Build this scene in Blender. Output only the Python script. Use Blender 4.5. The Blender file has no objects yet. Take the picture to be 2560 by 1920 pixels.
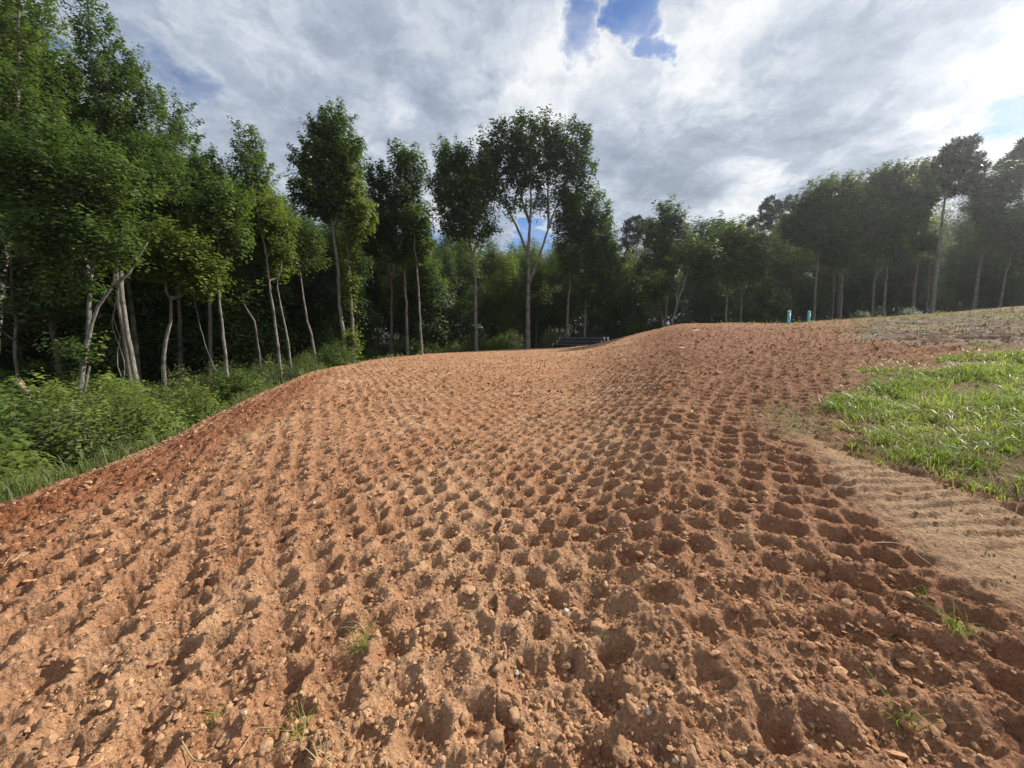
import bpy, math, random
import numpy as np
from mathutils import Vector

rng = np.random.default_rng(7)
random.seed(7)
R = math.radians
SC = bpy.context.scene
COL = SC.collection

# ------------------------------------------------------------------ camera
F, CX, CY = 964.0, 1280.0, 960.0          # focal length and centre in photo pixels
PITCH = R(8.4)
EYE = 1.65
cam_d = bpy.data.cameras.new('camera')
cam_d.sensor_width = 36.0
cam_d.lens = 36.0 * F / 2560.0
cam_d.clip_start, cam_d.clip_end = 0.05, 3000
cam = bpy.data.objects.new('camera', cam_d)
COL.objects.link(cam)
cam.location = (0, 0, EYE)
cam.rotation_euler = (R(90) - PITCH, 0, 0)
SC.camera = cam
CP, SP = math.cos(PITCH), math.sin(PITCH)


def ray(px, py):
    """direction of a photo pixel, one metre of depth long"""
    x, u = (px - CX) / F, (CY - py) / F
    return np.array([x, CP + u * SP, -SP + u * CP])


def at(px, py, d):
    return np.array([0, 0, EYE]) + d * ray(px, py)


# ------------------------------------------------------------------ sun, sky, exposure
SUN_AZ, SUN_EL = R(58), R(34)
SDIR = Vector((math.sin(SUN_AZ) * math.cos(SUN_EL), math.cos(SUN_AZ) * math.cos(SUN_EL), math.sin(SUN_EL)))
sun_d = bpy.data.lights.new('sun', 'SUN')
sun_d.energy = 5.0
sun_d.angle = R(1.8)
sun_d.color = (1.0, 0.94, 0.84)
sun = bpy.data.objects.new('sun', sun_d)
COL.objects.link(sun)
sun.rotation_euler = SDIR.to_track_quat('Z', 'Y').to_euler()
sun.location = SDIR * 150

SC.view_settings.view_transform = 'Standard'
SC.view_settings.look = 'None'
SC.view_settings.exposure = 0.52
SC.view_settings.gamma = 1.0
SC.view_settings.use_curve_mapping = False
SC.cycles.max_bounces = 6
SC.cycles.diffuse_bounces = 4
SC.cycles.glossy_bounces = 2
SC.cycles.transmission_bounces = 4
SC.cycles.volume_bounces = 0
SC.cycles.caustics_reflective = False
SC.cycles.caustics_refractive = False
SC.cycles.use_adaptive_sampling = True
SC.cycles.adaptive_threshold = 0.015
SC.cycles.use_denoising = True
SC.cycles.sample_clamp_indirect = 6.0

world = bpy.data.worlds.new('World')
SC.world = world
world.use_nodes = True


class NT:
    """a few shortcuts for wiring nodes"""

    def __init__(s, tree):
        s.t = tree
        tree.nodes.clear()

    def n(s, kind, **kw):
        nd = s.t.nodes.new(kind)
        for k, v in kw.items():
            setattr(nd, k, v)
        return nd

    def put(s, sock, v):
        if v is None:
            return
        if hasattr(v, 'is_output'):
            s.t.links.new(v, sock)
        else:
            if hasattr(sock.default_value, '__len__') and len(sock.default_value) == 4 and len(v) == 3:
                v = (*v, 1)
            sock.default_value = v

    def m(s, op, a, b=None, c=None, clamp=False):
        nd = s.n('ShaderNodeMath', operation=op, use_clamp=clamp)
        for i, v in enumerate((a, b, c)):
            s.put(nd.inputs[i], v)
        return nd.outputs[0]

    def v(s, op, a, b=None, scale=None):
        nd = s.n('ShaderNodeVectorMath', operation=op)
        s.put(nd.inputs[0], a)
        s.put(nd.inputs[1], b)
        if scale is not None:
            s.put(nd.inputs['Scale'], scale)
        return nd.outputs['Value'] if op in ('DOT_PRODUCT', 'LENGTH') else nd.outputs[0]

    def ss(s, x, lo, hi, a=0.0, b=1.0):
        nd = s.n('ShaderNodeMapRange', interpolation_type='SMOOTHSTEP')
        s.put(nd.inputs[0], x)
        for i, q in enumerate((lo, hi, a, b)):
            s.put(nd.inputs[1 + i], q)
        return nd.outputs[0]

    def noise(s, vec, scale, detail=5, rough=0.55, dist=0.0, out='Fac'):
        nd = s.n('ShaderNodeTexNoise')
        s.put(nd.inputs['Vector'], vec)
        s.put(nd.inputs['Scale'], scale)
        s.put(nd.inputs['Detail'], detail)
        s.put(nd.inputs['Roughness'], rough)
        s.put(nd.inputs['Distortion'], dist)
        return nd.outputs[out]

    def mix(s, f, a, b, mode='MIX'):
        nd = s.n('ShaderNodeMix', data_type='RGBA', blend_type=mode)
        s.put(nd.inputs[0], f)
        s.put(nd.inputs[6], a)
        s.put(nd.inputs[7], b)
        return nd.outputs[2]


def unit(v):
    v = np.asarray(v, float)
    return v / np.linalg.norm(v)


def build_sky():
    t = NT(world.node_tree)
    co = t.n('ShaderNodeTexCoord').outputs['Generated']
    sep = t.n('ShaderNodeSeparateXYZ')
    t.put(sep.inputs[0], co)
    zz = t.m('ADD', t.m('MAXIMUM', sep.outputs[2], 0.0), 0.28)
    cmb = t.n('ShaderNodeCombineXYZ')
    t.put(cmb.inputs[0], t.m('DIVIDE', sep.outputs[0], zz))
    t.put(cmb.inputs[1], t.m('DIVIDE', sep.outputs[1], zz))
    p = cmb.outputs[0]
    # cloud deck seen from below: big lumps, torn by finer noise
    wob = t.v('SCALE', t.v('SUBTRACT', t.noise(p, 4.5, 9, 0.62, 0.2, out='Color'), (0.5, 0.5, 0.5)), scale=0.30)
    d2 = t.v('NORMALIZE', t.v('ADD', co, wob))
    big = t.noise(p, 1.15, 7, 0.52, 0.35)
    fine = t.noise(t.v('ADD', p, (3.1, 7.7, 0)), 2.9, 9, 0.60, 0.25)

    def blob(px, py, r, soft=0.6):
        c = unit(ray(px, py))
        return t.ss(t.v('DOT_PRODUCT', d2, tuple(c)), math.cos(R(r)), math.cos(R(r * (1 - soft))))

    holes = None
    for px, py, r, a in ((1590, 20, 4.6, 1.0), (1450, 75, 4.2, .8), (1640, 110, 3.2, 1.0), (430, 215, 5.5, .62), (330, 120, 4, .4),
                         (2590, 270, 3.6, .9), (0, 70, 5, .9), (1330, 590, 4, 1.0), (1080, 600, 3.5, .8), (820, 330, 3.0, .35),
                         (1010, 285, 3.5, .35), (1250, 20, 3.5, .35)):
        q = t.m('MULTIPLY', blob(px, py, r, 0.8), a)
        holes = q if holes is None else t.m('MAXIMUM', holes, q)
    cover = t.m('SUBTRACT', 1.0, t.m('MULTIPLY', holes, t.ss(fine, 0.25, 0.60, 1.25, 0.75)), clamp=True)
    edge = t.m('MULTIPLY', t.ss(cover, 0.10, 0.55), t.ss(cover, 1.0, 0.60))
    cover = t.ss(cover, 0.02, 0.80)
    puff = t.noise(t.v('ADD', p, t.v('SCALE', wob, scale=0.8)), 5.5, 10, 0.66, 0.1)
    lum = t.m('ADD', t.ss(big, 0.34, 0.68, 0.14, 0.50), t.ss(fine, 0.34, 0.66, -0.16, 0.28))
    lum = t.m('ADD', lum, t.ss(puff, 0.36, 0.64, -0.17, 0.16))
    lum = t.m('ADD', lum, t.m('MULTIPLY', edge, 0.20))
    for px, py, r, a in ((2440, 200, 11, .34), (2490, 330, 8, .26), (1390, 230, 12, .36), (1730, 180, 7, .36), (2020, 130, 8, .20), (1300, 330, 9, .14),
                         (1840, 450, 6, .26), (1900, 520, 6, .34), (700, 100, 12, .10), (1560, 560, 8, .2), (1000, 450, 9, .12),
                         (1990, 380, 13, -.12), (1620, 430, 9, -.08), (600, 330, 14, -.06), (2060, 60, 7, -.14), (2230, 330, 9, -.10), (1180, 130, 8, -.06)):
        lum = t.m('ADD', lum, t.m('MULTIPLY', blob(px, py, r, 1.0), a))
    # brighter towards the sun behind the cloud
    toward = t.v('DOT_PRODUCT', co, tuple(SDIR))
    lum = t.m('ADD', lum, t.ss(toward, 0.75, 1.0, 0.0, 0.12))
    ramp = t.n('ShaderNodeValToRGB')
    e = ramp.color_ramp.elements
    e[0].position, e[0].color = 0.0, (2.2, 2.6, 3.25, 1)
    e[1].position, e[1].color = 1.0, (6.5, 6.6, 6.75, 1)
    for pos, c in ((0.35, (3.2, 3.65, 4.4)), (0.62, (4.45, 4.85, 5.45))):
        k = e.new(pos)
        k.color = (*c, 1)
    t.put(ramp.inputs[0], lum)
    sky = t.n('ShaderNodeTexSky', sky_type='NISHITA', sun_disc=False, sun_elevation=SUN_EL, sun_rotation=SUN_AZ)
    sky.air_density, sky.dust_density, sky.ozone_density = 1.0, 0.4, 2.0
    blue = t.mix(1.0, sky.outputs[0], (0.46, 0.61, 0.86), 'MULTIPLY')
    col = t.mix(cover, blue, ramp.outputs[0])
    bg = t.n('ShaderNodeBackground')
    t.put(bg.inputs[0], col)
    bg.inputs[1].default_value = 0.10
    out = t.n('ShaderNodeOutputWorld')
    t.put(out.inputs[0], bg.outputs[0])


build_sky()

# ------------------------------------------------------------------ helpers


def hashf(ix, iy, seed):
    h = (ix.astype(np.int64) * 374761393 + iy.astype(np.int64) * 668265263 + seed * 974634777) & 0xFFFFFFFF
    h = ((h ^ (h >> 13)) * 1274126177) & 0xFFFFFFFF
    h = ((h ^ (h >> 16)) * 2246822519) & 0xFFFFFFFF
    return ((h ^ (h >> 15)) & 0xFFFFFF) / float(0xFFFFFF)


def vnoise(x, y, seed=0):
    xi, yi = np.floor(x), np.floor(y)
    fx, fy = x - xi, y - yi
    fx, fy = fx * fx * fx * (fx * (fx * 6 - 15) + 10), fy * fy * fy * (fy * (fy * 6 - 15) + 10)
    a, b = hashf(xi, yi, seed), hashf(xi + 1, yi, seed)
    c, d = hashf(xi, yi + 1, seed), hashf(xi + 1, yi + 1, seed)
    return (a + (b - a) * fx) * (1 - fy) + (c + (d - c) * fx) * fy


def fbm(x, y, scale, octv=4, seed=0, gain=0.5):
    s, a, tot = 0, 1.0, 0
    f = 1.0 / scale
    for o in range(octv):
        ca, sa = math.cos(o * 1.1 + .4), math.sin(o * 1.1 + .4)
        s = s + a * (vnoise((x * ca - y * sa) * f, (x * sa + y * ca) * f, seed + o) - 0.5)
        tot += a
        a *= gain
        f *= 2.03
    return s / tot * 2


def sstep(x, lo, hi):
    t = np.clip((x - lo) / (hi - lo), 0, 1)
    return t * t * (3 - 2 * t)


def mesh(name, V, faces, mats, attrs=None, smooth=True):
    """faces: list of int arrays (n,k); attrs: name -> per-vertex float or (n,3) colour"""
    me = bpy.data.meshes.new(name)
    V = np.asarray(V, np.float32)
    me.vertices.add(len(V))
    me.vertices.foreach_set('co', V.ravel())
    faces = [np.asarray(f, np.int32) for f in faces if len(f)]
    loops = np.concatenate([f.ravel() for f in faces])
    sizes = np.concatenate([np.full(len(f), f.shape[1], np.int32) for f in faces])
    starts = np.concatenate([[0], np.cumsum(sizes)[:-1]]).astype(np.int32)
    me.loops.add(len(loops))
    me.loops.foreach_set('vertex_index', loops)
    me.polygons.add(len(sizes))
    me.polygons.foreach_set('loop_start', starts)
    me.polygons.foreach_set('use_smooth', np.full(len(sizes), smooth, bool))
    for k, a in (attrs or {}).items():
        a = np.asarray(a, np.float32)
        if a.ndim == 1:
            at_ = me.attributes.new(k, 'FLOAT', 'POINT')
            at_.data.foreach_set('value', a)
        else:
            at_ = me.attributes.new(k, 'FLOAT_COLOR', 'POINT')
            at_.data.foreach_set('color', np.concatenate([a, np.ones((len(a), 1), np.float32)], 1).ravel())
    me.update(calc_edges=True)
    for m in (mats if isinstance(mats, (list, tuple)) else [mats]):
        me.materials.append(m)
    return me


def link(name, data, parent=None, loc=None):
    o = bpy.data.objects.new(name, data)
    COL.objects.link(o)
    if parent is not None:
        o.parent = parent
    if loc is not None:
        o.location = loc
    return o


def tag(o, label=None, cat=None, group=None, kind=None):
    for k, v in (('label', label), ('category', cat), ('group', group), ('kind', kind)):
        if v:
            o[k] = v
    return o


def copy_tree(o, parent=None):
    c = o.copy()
    COL.objects.link(c)
    if parent is not None:
        c.parent = parent
    for ch in list(o.children):
        copy_tree(ch, c)
    return c


def tubes(paths, sides=6):
    """paths: list of (points (n,3), radii (n)) -> verts, quads, cap tris"""
    Vs, Qs, off = [], [], 0
    ang = np.arange(sides) * 2 * math.pi / sides
    ca, sa = np.cos(ang), np.sin(ang)
    for P, r in paths:
        P = np.asarray(P, float)
        n = len(P)
        T = np.gradient(P, axis=0)
        T /= np.linalg.norm(T, axis=1, keepdims=True) + 1e-9
        ref = np.array([0.0, 0, 1]) if abs(T[:, 2].mean()) < 0.8 else np.array([1.0, 0, 0])
        A = np.cross(T, ref)
        A /= np.linalg.norm(A, axis=1, keepdims=True) + 1e-9
        B = np.cross(T, A)
        r = np.asarray(r, float)[:, None, None]
        V = P[:, None, :] + r * (A[:, None, :] * ca[None, :, None] + B[:, None, :] * sa[None, :, None])
        Vs.append(V.reshape(-1, 3))
        i = np.arange(n - 1)[:, None] * sides
        j = np.arange(sides)[None, :]
        k = (j + 1) % sides
        Qs.append(np.stack([i + j, i + sides + j, i + sides + k, i + k], -1).reshape(-1, 4) + off)
        off += n * sides
    return np.concatenate(Vs), np.concatenate(Qs)


def smooth_path(P, step, wob=0.0):
    """Catmull-Rom resample with a little wobble"""
    P = np.asarray(P, float)
    if len(P) == 2:
        P = np.array([P[0], P[0] * .5 + P[1] * .5, P[1]])
    Q = np.concatenate([[2 * P[0] - P[1]], P, [2 * P[-1] - P[-2]]])
    out = []
    for i in range(1, len(Q) - 2):
        L = np.linalg.norm(Q[i + 1] - Q[i])
        n = max(2, int(L / step))
        t = (np.arange(n) / n)[:, None]
        a, b, c, d = Q[i - 1], Q[i], Q[i + 1], Q[i + 2]
        out.append(0.5 * (2 * b + (c - a) * t + (2 * a - 5 * b + 4 * c - d) * t ** 2 + (3 * b - a - 3 * c + d) * t ** 3))
    out.append(P[-1:])
    out = np.concatenate(out)
    if wob:
        w = rng.normal(0, wob, out.shape)
        w[0] = 0
        w[:, 2] *= 0.2
        out = out + w
    return out


# ------------------------------------------------------------------ materials


def new_mat(name):
    m = bpy.data.materials.new(name)
    m.use_nodes = True
    return m, NT(m.node_tree)


def principled(t, col, rough=0.8, spec=0.3, normal=None):
    b = t.n('ShaderNodeBsdfPrincipled')
    t.put(b.inputs['Base Color'], col)
    t.put(b.inputs['Roughness'], rough)
    t.put(b.inputs['Specular IOR Level'], spec)
    if normal is not None:
        t.put(b.inputs['Normal'], normal)
    return b


def finish(t, sh):
    o = t.n('ShaderNodeOutputMaterial')
    t.put(o.inputs[0], sh)


def bump(t, h, strength, dist, normal=None):
    b = t.n('ShaderNodeBump')
    t.put(b.inputs['Strength'], strength)
    t.put(b.inputs['Distance'], dist)
    t.put(b.inputs['Height'], h)
    if normal is not None:
        t.put(b.inputs['Normal'], normal)
    return b.outputs[0]


def soil_material():
    m, t = new_mat('soil')
    co = t.n('ShaderNodeTexCoord').outputs['Object']
    at_ = t.n('ShaderNodeAttribute', attribute_name='soil')
    g1 = t.noise(co, 7.0, 6, 0.65)
    g2 = t.noise(co, 55.0, 5, 0.7)
    g3 = t.noise(co, 180.0, 3, 0.6)
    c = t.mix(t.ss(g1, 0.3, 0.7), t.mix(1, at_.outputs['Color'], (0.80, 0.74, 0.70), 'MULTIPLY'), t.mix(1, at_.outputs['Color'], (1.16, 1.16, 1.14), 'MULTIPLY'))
    c = t.mix(t.ss(g2, 0.35, 0.7), t.mix(1, c, (0.84, 0.82, 0.80), 'MULTIPLY'), t.mix(1, c, (1.14, 1.15, 1.17), 'MULTIPLY'))
    nb = bump(t, t.m('ADD', g2, t.m('MULTIPLY', g3, 0.45)), 1.0, 0.020)
    vr2 = t.n('ShaderNodeTexVoronoi', feature='F1')
    t.put(vr2.inputs['Vector'], t.v('ADD', co, t.v('SCALE', t.noise(co, 30.0, 3, .6, out='Color'), scale=.02)))
    t.put(vr2.inputs['Scale'], 95.0)
    nb = bump(t, t.m('SUBTRACT', 1.0, vr2.outputs['Distance']), 0.6, 0.009, nb)
    vor = t.n('ShaderNodeTexVoronoi', feature='F1')
    t.put(vor.inputs['Vector'], co)
    t.put(vor.inputs['Scale'], 42.0)
    nb = bump(t, t.m('SUBTRACT', 1.0, vor.outputs['Distance']), 0.6, 0.014, nb)
    finish(t, principled(t, c, 0.95, 0.12, nb).outputs[0])
    return m


def clod_material(name, a, b):
    m, t = new_mat(name)
    co = t.n('ShaderNodeTexCoord').outputs['Object']
    tone = t.n('ShaderNodeAttribute', attribute_name='tone').outputs['Fac']
    info = t.n('ShaderNodeObjectInfo').outputs['Random']
    c = t.mix(t.m('ADD', tone, t.m('MULTIPLY', info, 0.6), clamp=True), a, b)
    g = t.noise(co, 90.0, 4, 0.65)
    c = t.mix(t.ss(g, 0.3, 0.7), t.mix(1, c, (0.85, 0.82, 0.8), 'MULTIPLY'), t.mix(1, c, (1.1, 1.1, 1.1), 'MULTIPLY'))
    finish(t, principled(t, c, 0.95, 0.12, bump(t, g, 0.6, 0.006)).outputs[0])
    return m


def leaf_material(name, dark, mid, light, trans=0.35, tcol=(0.11, 0.20, 0.03), rough=.5, spec=.4):
    m, t = new_mat(name)
    tone = t.n('ShaderNodeAttribute', attribute_name='tone').outputs['Fac']
    info = t.n('ShaderNodeObjectInfo').outputs['Random']
    x = t.m('ADD', tone, t.m('MULTIPLY', t.m('SUBTRACT', info, 0.5), 0.40), clamp=True)
    rp = t.n('ShaderNodeValToRGB')
    e = rp.color_ramp.elements
    e[0].color, e[1].color = (*dark, 1), (*light, 1)
    k = e.new(0.55)
    k.color = (*mid, 1)
    t.put(rp.inputs[0], x)
    b = principled(t, rp.outputs[0], rough, spec)
    tr = t.n('ShaderNodeBsdfTranslucent')
    t.put(tr.inputs[0], t.mix(0.5, t.mix(1, rp.outputs[0], (1.7, 1.7, 1.2), 'MULTIPLY'), tcol))
    mx = t.n('ShaderNodeMixShader')
    mx.inputs[0].default_value = trans
    t.put(mx.inputs[1], b.outputs[0])
    t.put(mx.inputs[2], tr.outputs[0])
    finish(t, mx.outputs[0])
    return m


def bark_material(name, a, b, scale=9.0, blotch=None):
    m, t = new_mat(name)
    co = t.n('ShaderNodeTexCoord').outputs['Object']
    st = t.v('MULTIPLY', co, (1, 1, 0.18))
    g = t.noise(st, scale * 2.2, 6, 0.65)
    big = t.noise(co, 1.3, 4, 0.6)
    c = t.mix(t.ss(g, 0.34, 0.66), a, b)
    if blotch:
        c = t.mix(t.ss(big, 0.50, 0.64), c, blotch)
    else:
        c = t.mix(t.ss(big, 0.45, 0.7, 0, 0.5), c, t.mix(1, c, (0.6, 0.6, 0.55), 'MULTIPLY'))
    finish(t, principled(t, c, 0.9, 0.15, bump(t, g, 0.8, 0.03)).outputs[0])
    return m


M_SOIL = soil_material()
M_CLOD = clod_material('dry_clod', (0.29, 0.140, 0.070), (0.54, 0.335, 0.19))
M_STONE = clod_material('pale_stone', (0.50, 0.42, 0.32), (0.62, 0.56, 0.47))
M_LEAF = leaf_material('leaf_green', (0.046, 0.082, 0.017), (0.094, 0.146, 0.028), (0.175, 0.225, 0.048), rough=.6, spec=.3)
M_LEAF_D = leaf_material('leaf_dark', (0.033, 0.062, 0.016), (0.066, 0.106, 0.026), (0.120, 0.165, 0.042), 0.32, (0.10, 0.17, 0.03), .6, .3)
M_LEAF_Y = leaf_material('leaf_fresh', (0.080, 0.118, 0.020), (0.150, 0.198, 0.034), (0.240, 0.285, 0.062), 0.4, (0.19, 0.26, 0.03), .6, .3)
M_BRUSH = leaf_material('leaf_brush', (0.085, 0.112, 0.036), (0.145, 0.178, 0.058), (0.225, 0.255, 0.095), 0.4, (0.18, 0.23, 0.06), .65, .25)
M_NEEDLE = leaf_material('pine_needle', (0.012, 0.026, 0.018), (0.024, 0.044, 0.026), (0.045, 0.070, 0.035), 0.12, (0.04, 0.07, 0.03))
M_GRASS = leaf_material('grass_blade', (0.090, 0.145, 0.020), (0.185, 0.255, 0.036), (0.330, 0.370, 0.085), 0.4, (0.22, 0.34, 0.03), .7, .2)
M_STRAW = leaf_material('dry_straw', (0.36, 0.28, 0.13), (0.48, 0.38, 0.20), (0.60, 0.50, 0.30), 0.2, (0.4, 0.33, 0.15))
M_BARK = bark_material('grey_bark', (0.10, 0.085, 0.070), (0.25, 0.215, 0.18))
M_BARK_P = bark_material('pale_bark', (0.12, 0.108, 0.09), (0.29, 0.265, 0.225), 7.0, (0.10, 0.10, 0.075))
M_BARK_D = bark_material('dark_bark', (0.045, 0.036, 0.030), (0.12, 0.098, 0.08))
M_WOOD = bark_material('broken_wood', (0.28, 0.19, 0.12), (0.48, 0.37, 0.27))

# ------------------------------------------------------------------ the lie of the land
# crest of the filled pad in photo pixels and its depth in metres
CREST = [(-300, 1400, 4.2), (0, 1258, 5.2), (130, 1214, 5.8), (250, 1168, 6.6), (400, 1110, 8.0), (500, 1055, 9.5), (600, 1005, 11.5), (700, 962, 14),
         (760, 934, 17), (850, 913, 21), (950, 896, 26), (1050, 886, 31), (1200, 877, 35), (1320, 872, 36), (1390, 869, 36), (1450, 865, 35.5), (1500, 857, 34),
         (1560, 842, 30), (1640, 822, 27), (1700, 808, 25), (1850, 807, 25), (1970, 809, 23), (2050, 801, 24), (2200, 791, 25),
         (2330, 785, 26), (2450, 773, 26), (2560, 765, 26), (2860, 735, 26)]
_a, _s, _r = [], [], []
for px, py, d in CREST:
    v = ray(px, py)
    hl = math.hypot(v[0], v[1])
    _a.append(math.degrees(math.atan2(v[0], v[1])))
    _s.append(v[2] / hl)
    _r.append(hl * d)
_a = [-180, -130, -90] + _a + [90, 130, 180]
_s = [-.055, -.09, -.22] + _s + [.03, -.02, -.055]
_r = [30, 18, 9] + _r + [34, 32, 30]
TA = np.arange(-180, 180.01, 0.25)
_k = np.exp(-0.5 * (np.arange(-16, 17) * 0.25 / 1.1) ** 2)
_k /= _k.sum()


def _tab(v):
    w = np.interp(TA, _a, v)
    return np.convolve(np.concatenate([w[-17:-1], w, w[1:17]]), _k, 'same')[16:-16]


TS, TR = _tab(_s), _tab(_r)
TDROP = np.interp(TA, [-180, -60, -30, -14, 0, 25, 60, 180], [.6, 1.5, 1.7, 1.5, .9, .7, .4, .4])


PAD = at(1440, 868.6, 37.0)


def crest_at(x, y):
    az = np.degrees(np.arctan2(x, y))
    return np.interp(az, TA, TR), np.interp(az, TA, TS), np.interp(az, TA, TDROP)


def height(x, y):
    x, y = np.asarray(x, float), np.asarray(y, float)
    r = np.hypot(x, y)
    Rc, s, drop = crest_at(x, y)
    k = np.clip(-s * Rc / EYE, 1.18, 1.9)
    t = np.clip(r / Rc, 0, 1)
    h_in = EYE + s * r - EYE * (1 - t) ** k
    # the cone point under the camera is eased flat
    dr = np.maximum(r - Rc, 0)
    zc = EYE + s * Rc
    w = 2.6
    h_out = zc + s * dr * np.exp(-dr / w) - drop * (1 - np.exp(-(dr / w) ** 1.5)) + 0.012 * np.maximum(dr - 15, 0)
    h = np.where(r < Rc, h_in, h_out)
    # levelled spot behind the crest where the pipes are stacked
    w = np.exp(-((np.hypot(x - PAD[0], y - PAD[1]) / 3.4) ** 6)) * sstep(r - Rc, -1.2, 0.3)
    return h + (PAD[2] - h) * w


def ground_hit(px, py):
    v = ray(px, py)
    d = np.concatenate([np.linspace(0.5, 8, 700), np.linspace(8, 60, 1500)])
    P = np.array([0, 0, EYE])[None] + d[:, None] * v[None]
    below = np.nonzero(P[:, 2] < height(P[:, 0], P[:, 1]))[0]
    i = below[0] if len(below) else len(d) - 1
    return P[i]


def in_poly(x, y, poly):
    inside = np.zeros(x.shape, bool)
    n = len(poly)
    for i in range(n):
        x0, y0 = poly[i]
        x1, y1 = poly[(i + 1) % n]
        c = ((y0 > y) != (y1 > y)) & (x < (x1 - x0) * (y - y0) / (y1 - y0 + 1e-12) + x0)
        inside ^= c
    return inside


def poly_dist(x, y, poly):
    """signed distance: positive inside"""
    d = np.full(x.shape, 1e9)
    n = len(poly)
    for i in range(n):
        a, b = np.array(poly[i]), np.array(poly[(i + 1) % n])
        ab = b - a
        t = np.clip(((x - a[0]) * ab[0] + (y - a[1]) * ab[1]) / (ab @ ab + 1e-12), 0, 1)
        d = np.minimum(d, np.hypot(x - a[0] - t * ab[0], y - a[1] - t * ab[1]))
    return np.where(in_poly(x, y, poly), d, -d)


def to_ground(pts):
    return [tuple(ground_hit(*p)[:2]) for p in pts]


GRASS = to_ground([(2027, 1011), (2102, 977), (2174, 939), (2178, 918), (2237, 905), (2305, 922), (2339, 914), (2364, 888), (2448, 880), (2560, 858), (2760, 850),
                   (2960, 1100), (2900, 1420), (2560, 1275), (2448, 1230), (2322, 1194), (2237, 1182), (2153, 1152), (2077, 1112), (2081, 1070), (2048, 1040)])
TRACK = to_ground([(1950, 1050), (2077, 1112), (2153, 1152), (2322, 1194), (2448, 1230), (2600, 1290), (2860, 1420), (3000, 1700), (2560, 1525), (2430, 1462), (2322, 1412),
                   (2195, 1327), (2090, 1222), (2005, 1112)])
WEEDY = to_ground([(1900, 1000), (2027, 1011), (2048, 1040), (2081, 1070), (2077, 1112), (2005, 1112), (1950, 1090), (1880, 1050)])
GREY = to_ground([(2130, 815), (2250, 795), (2560, 775), (2760, 760), (2900, 850), (2560, 858), (2448, 880), (2390, 862), (2230, 858), (2120, 850)])
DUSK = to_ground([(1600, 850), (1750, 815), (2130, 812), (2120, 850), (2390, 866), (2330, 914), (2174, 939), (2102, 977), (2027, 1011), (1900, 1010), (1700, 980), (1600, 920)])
REDDISH = to_ground([(-250, 1370), (0, 1262), (250, 1176), (500, 1062), (700, 968), (850, 920), (800, 960), (640, 1080), (440, 1200), (330, 1240), (200, 1330), (0, 1440), (-300, 1650)])


def pits(x, y, warp):
    """prints of a padfoot roller: staggered rows of pits, pass beside pass"""
    u = x - 0.0045 * y * y * np.sign(y) + 0.18 * np.sin(y * .35) + warp
    W = 2.03
    st = np.floor(u / W)
    ph = hashf(st, st * 0, 11)
    sk = (hashf(st, st * 0, 12) - .5) * 0.10
    v = np.hypot(x - .6, y + 4.0) - 4.0 + ph * 1.7 + sk * (u - st * W) * 2
    cu, cv = 0.232, 0.226
    out = np.zeros_like(x)
    cj = np.floor(v / cv)
    for dj in (-1, 0, 1):
        j = cj + dj
        uu = u / cu + 0.5 * (j % 2)
        ci = np.floor(uu)
        for di in (-1, 0, 1):
            i = ci + di
            ju = (hashf(i, j, 21) - .5) * 0.06
            jv = (hashf(i, j, 22) - .5) * 0.06
            du = (uu - (i + .5)) * cu - ju
            dv = v - (j + .5) * cv - jv
            rad = 0.092 + 0.034 * hashf(i, j, 23)
            q = np.hypot(du / (rad * 1.1), dv / rad)
            dep = (0.050 + 0.040 * hashf(i, j, 24)) * np.where(hashf(i, j, 26) > .04, 1, .3)
            out = np.minimum(out, -dep * (1 - sstep(q, 0.34, 1.2)))
    return out


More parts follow.
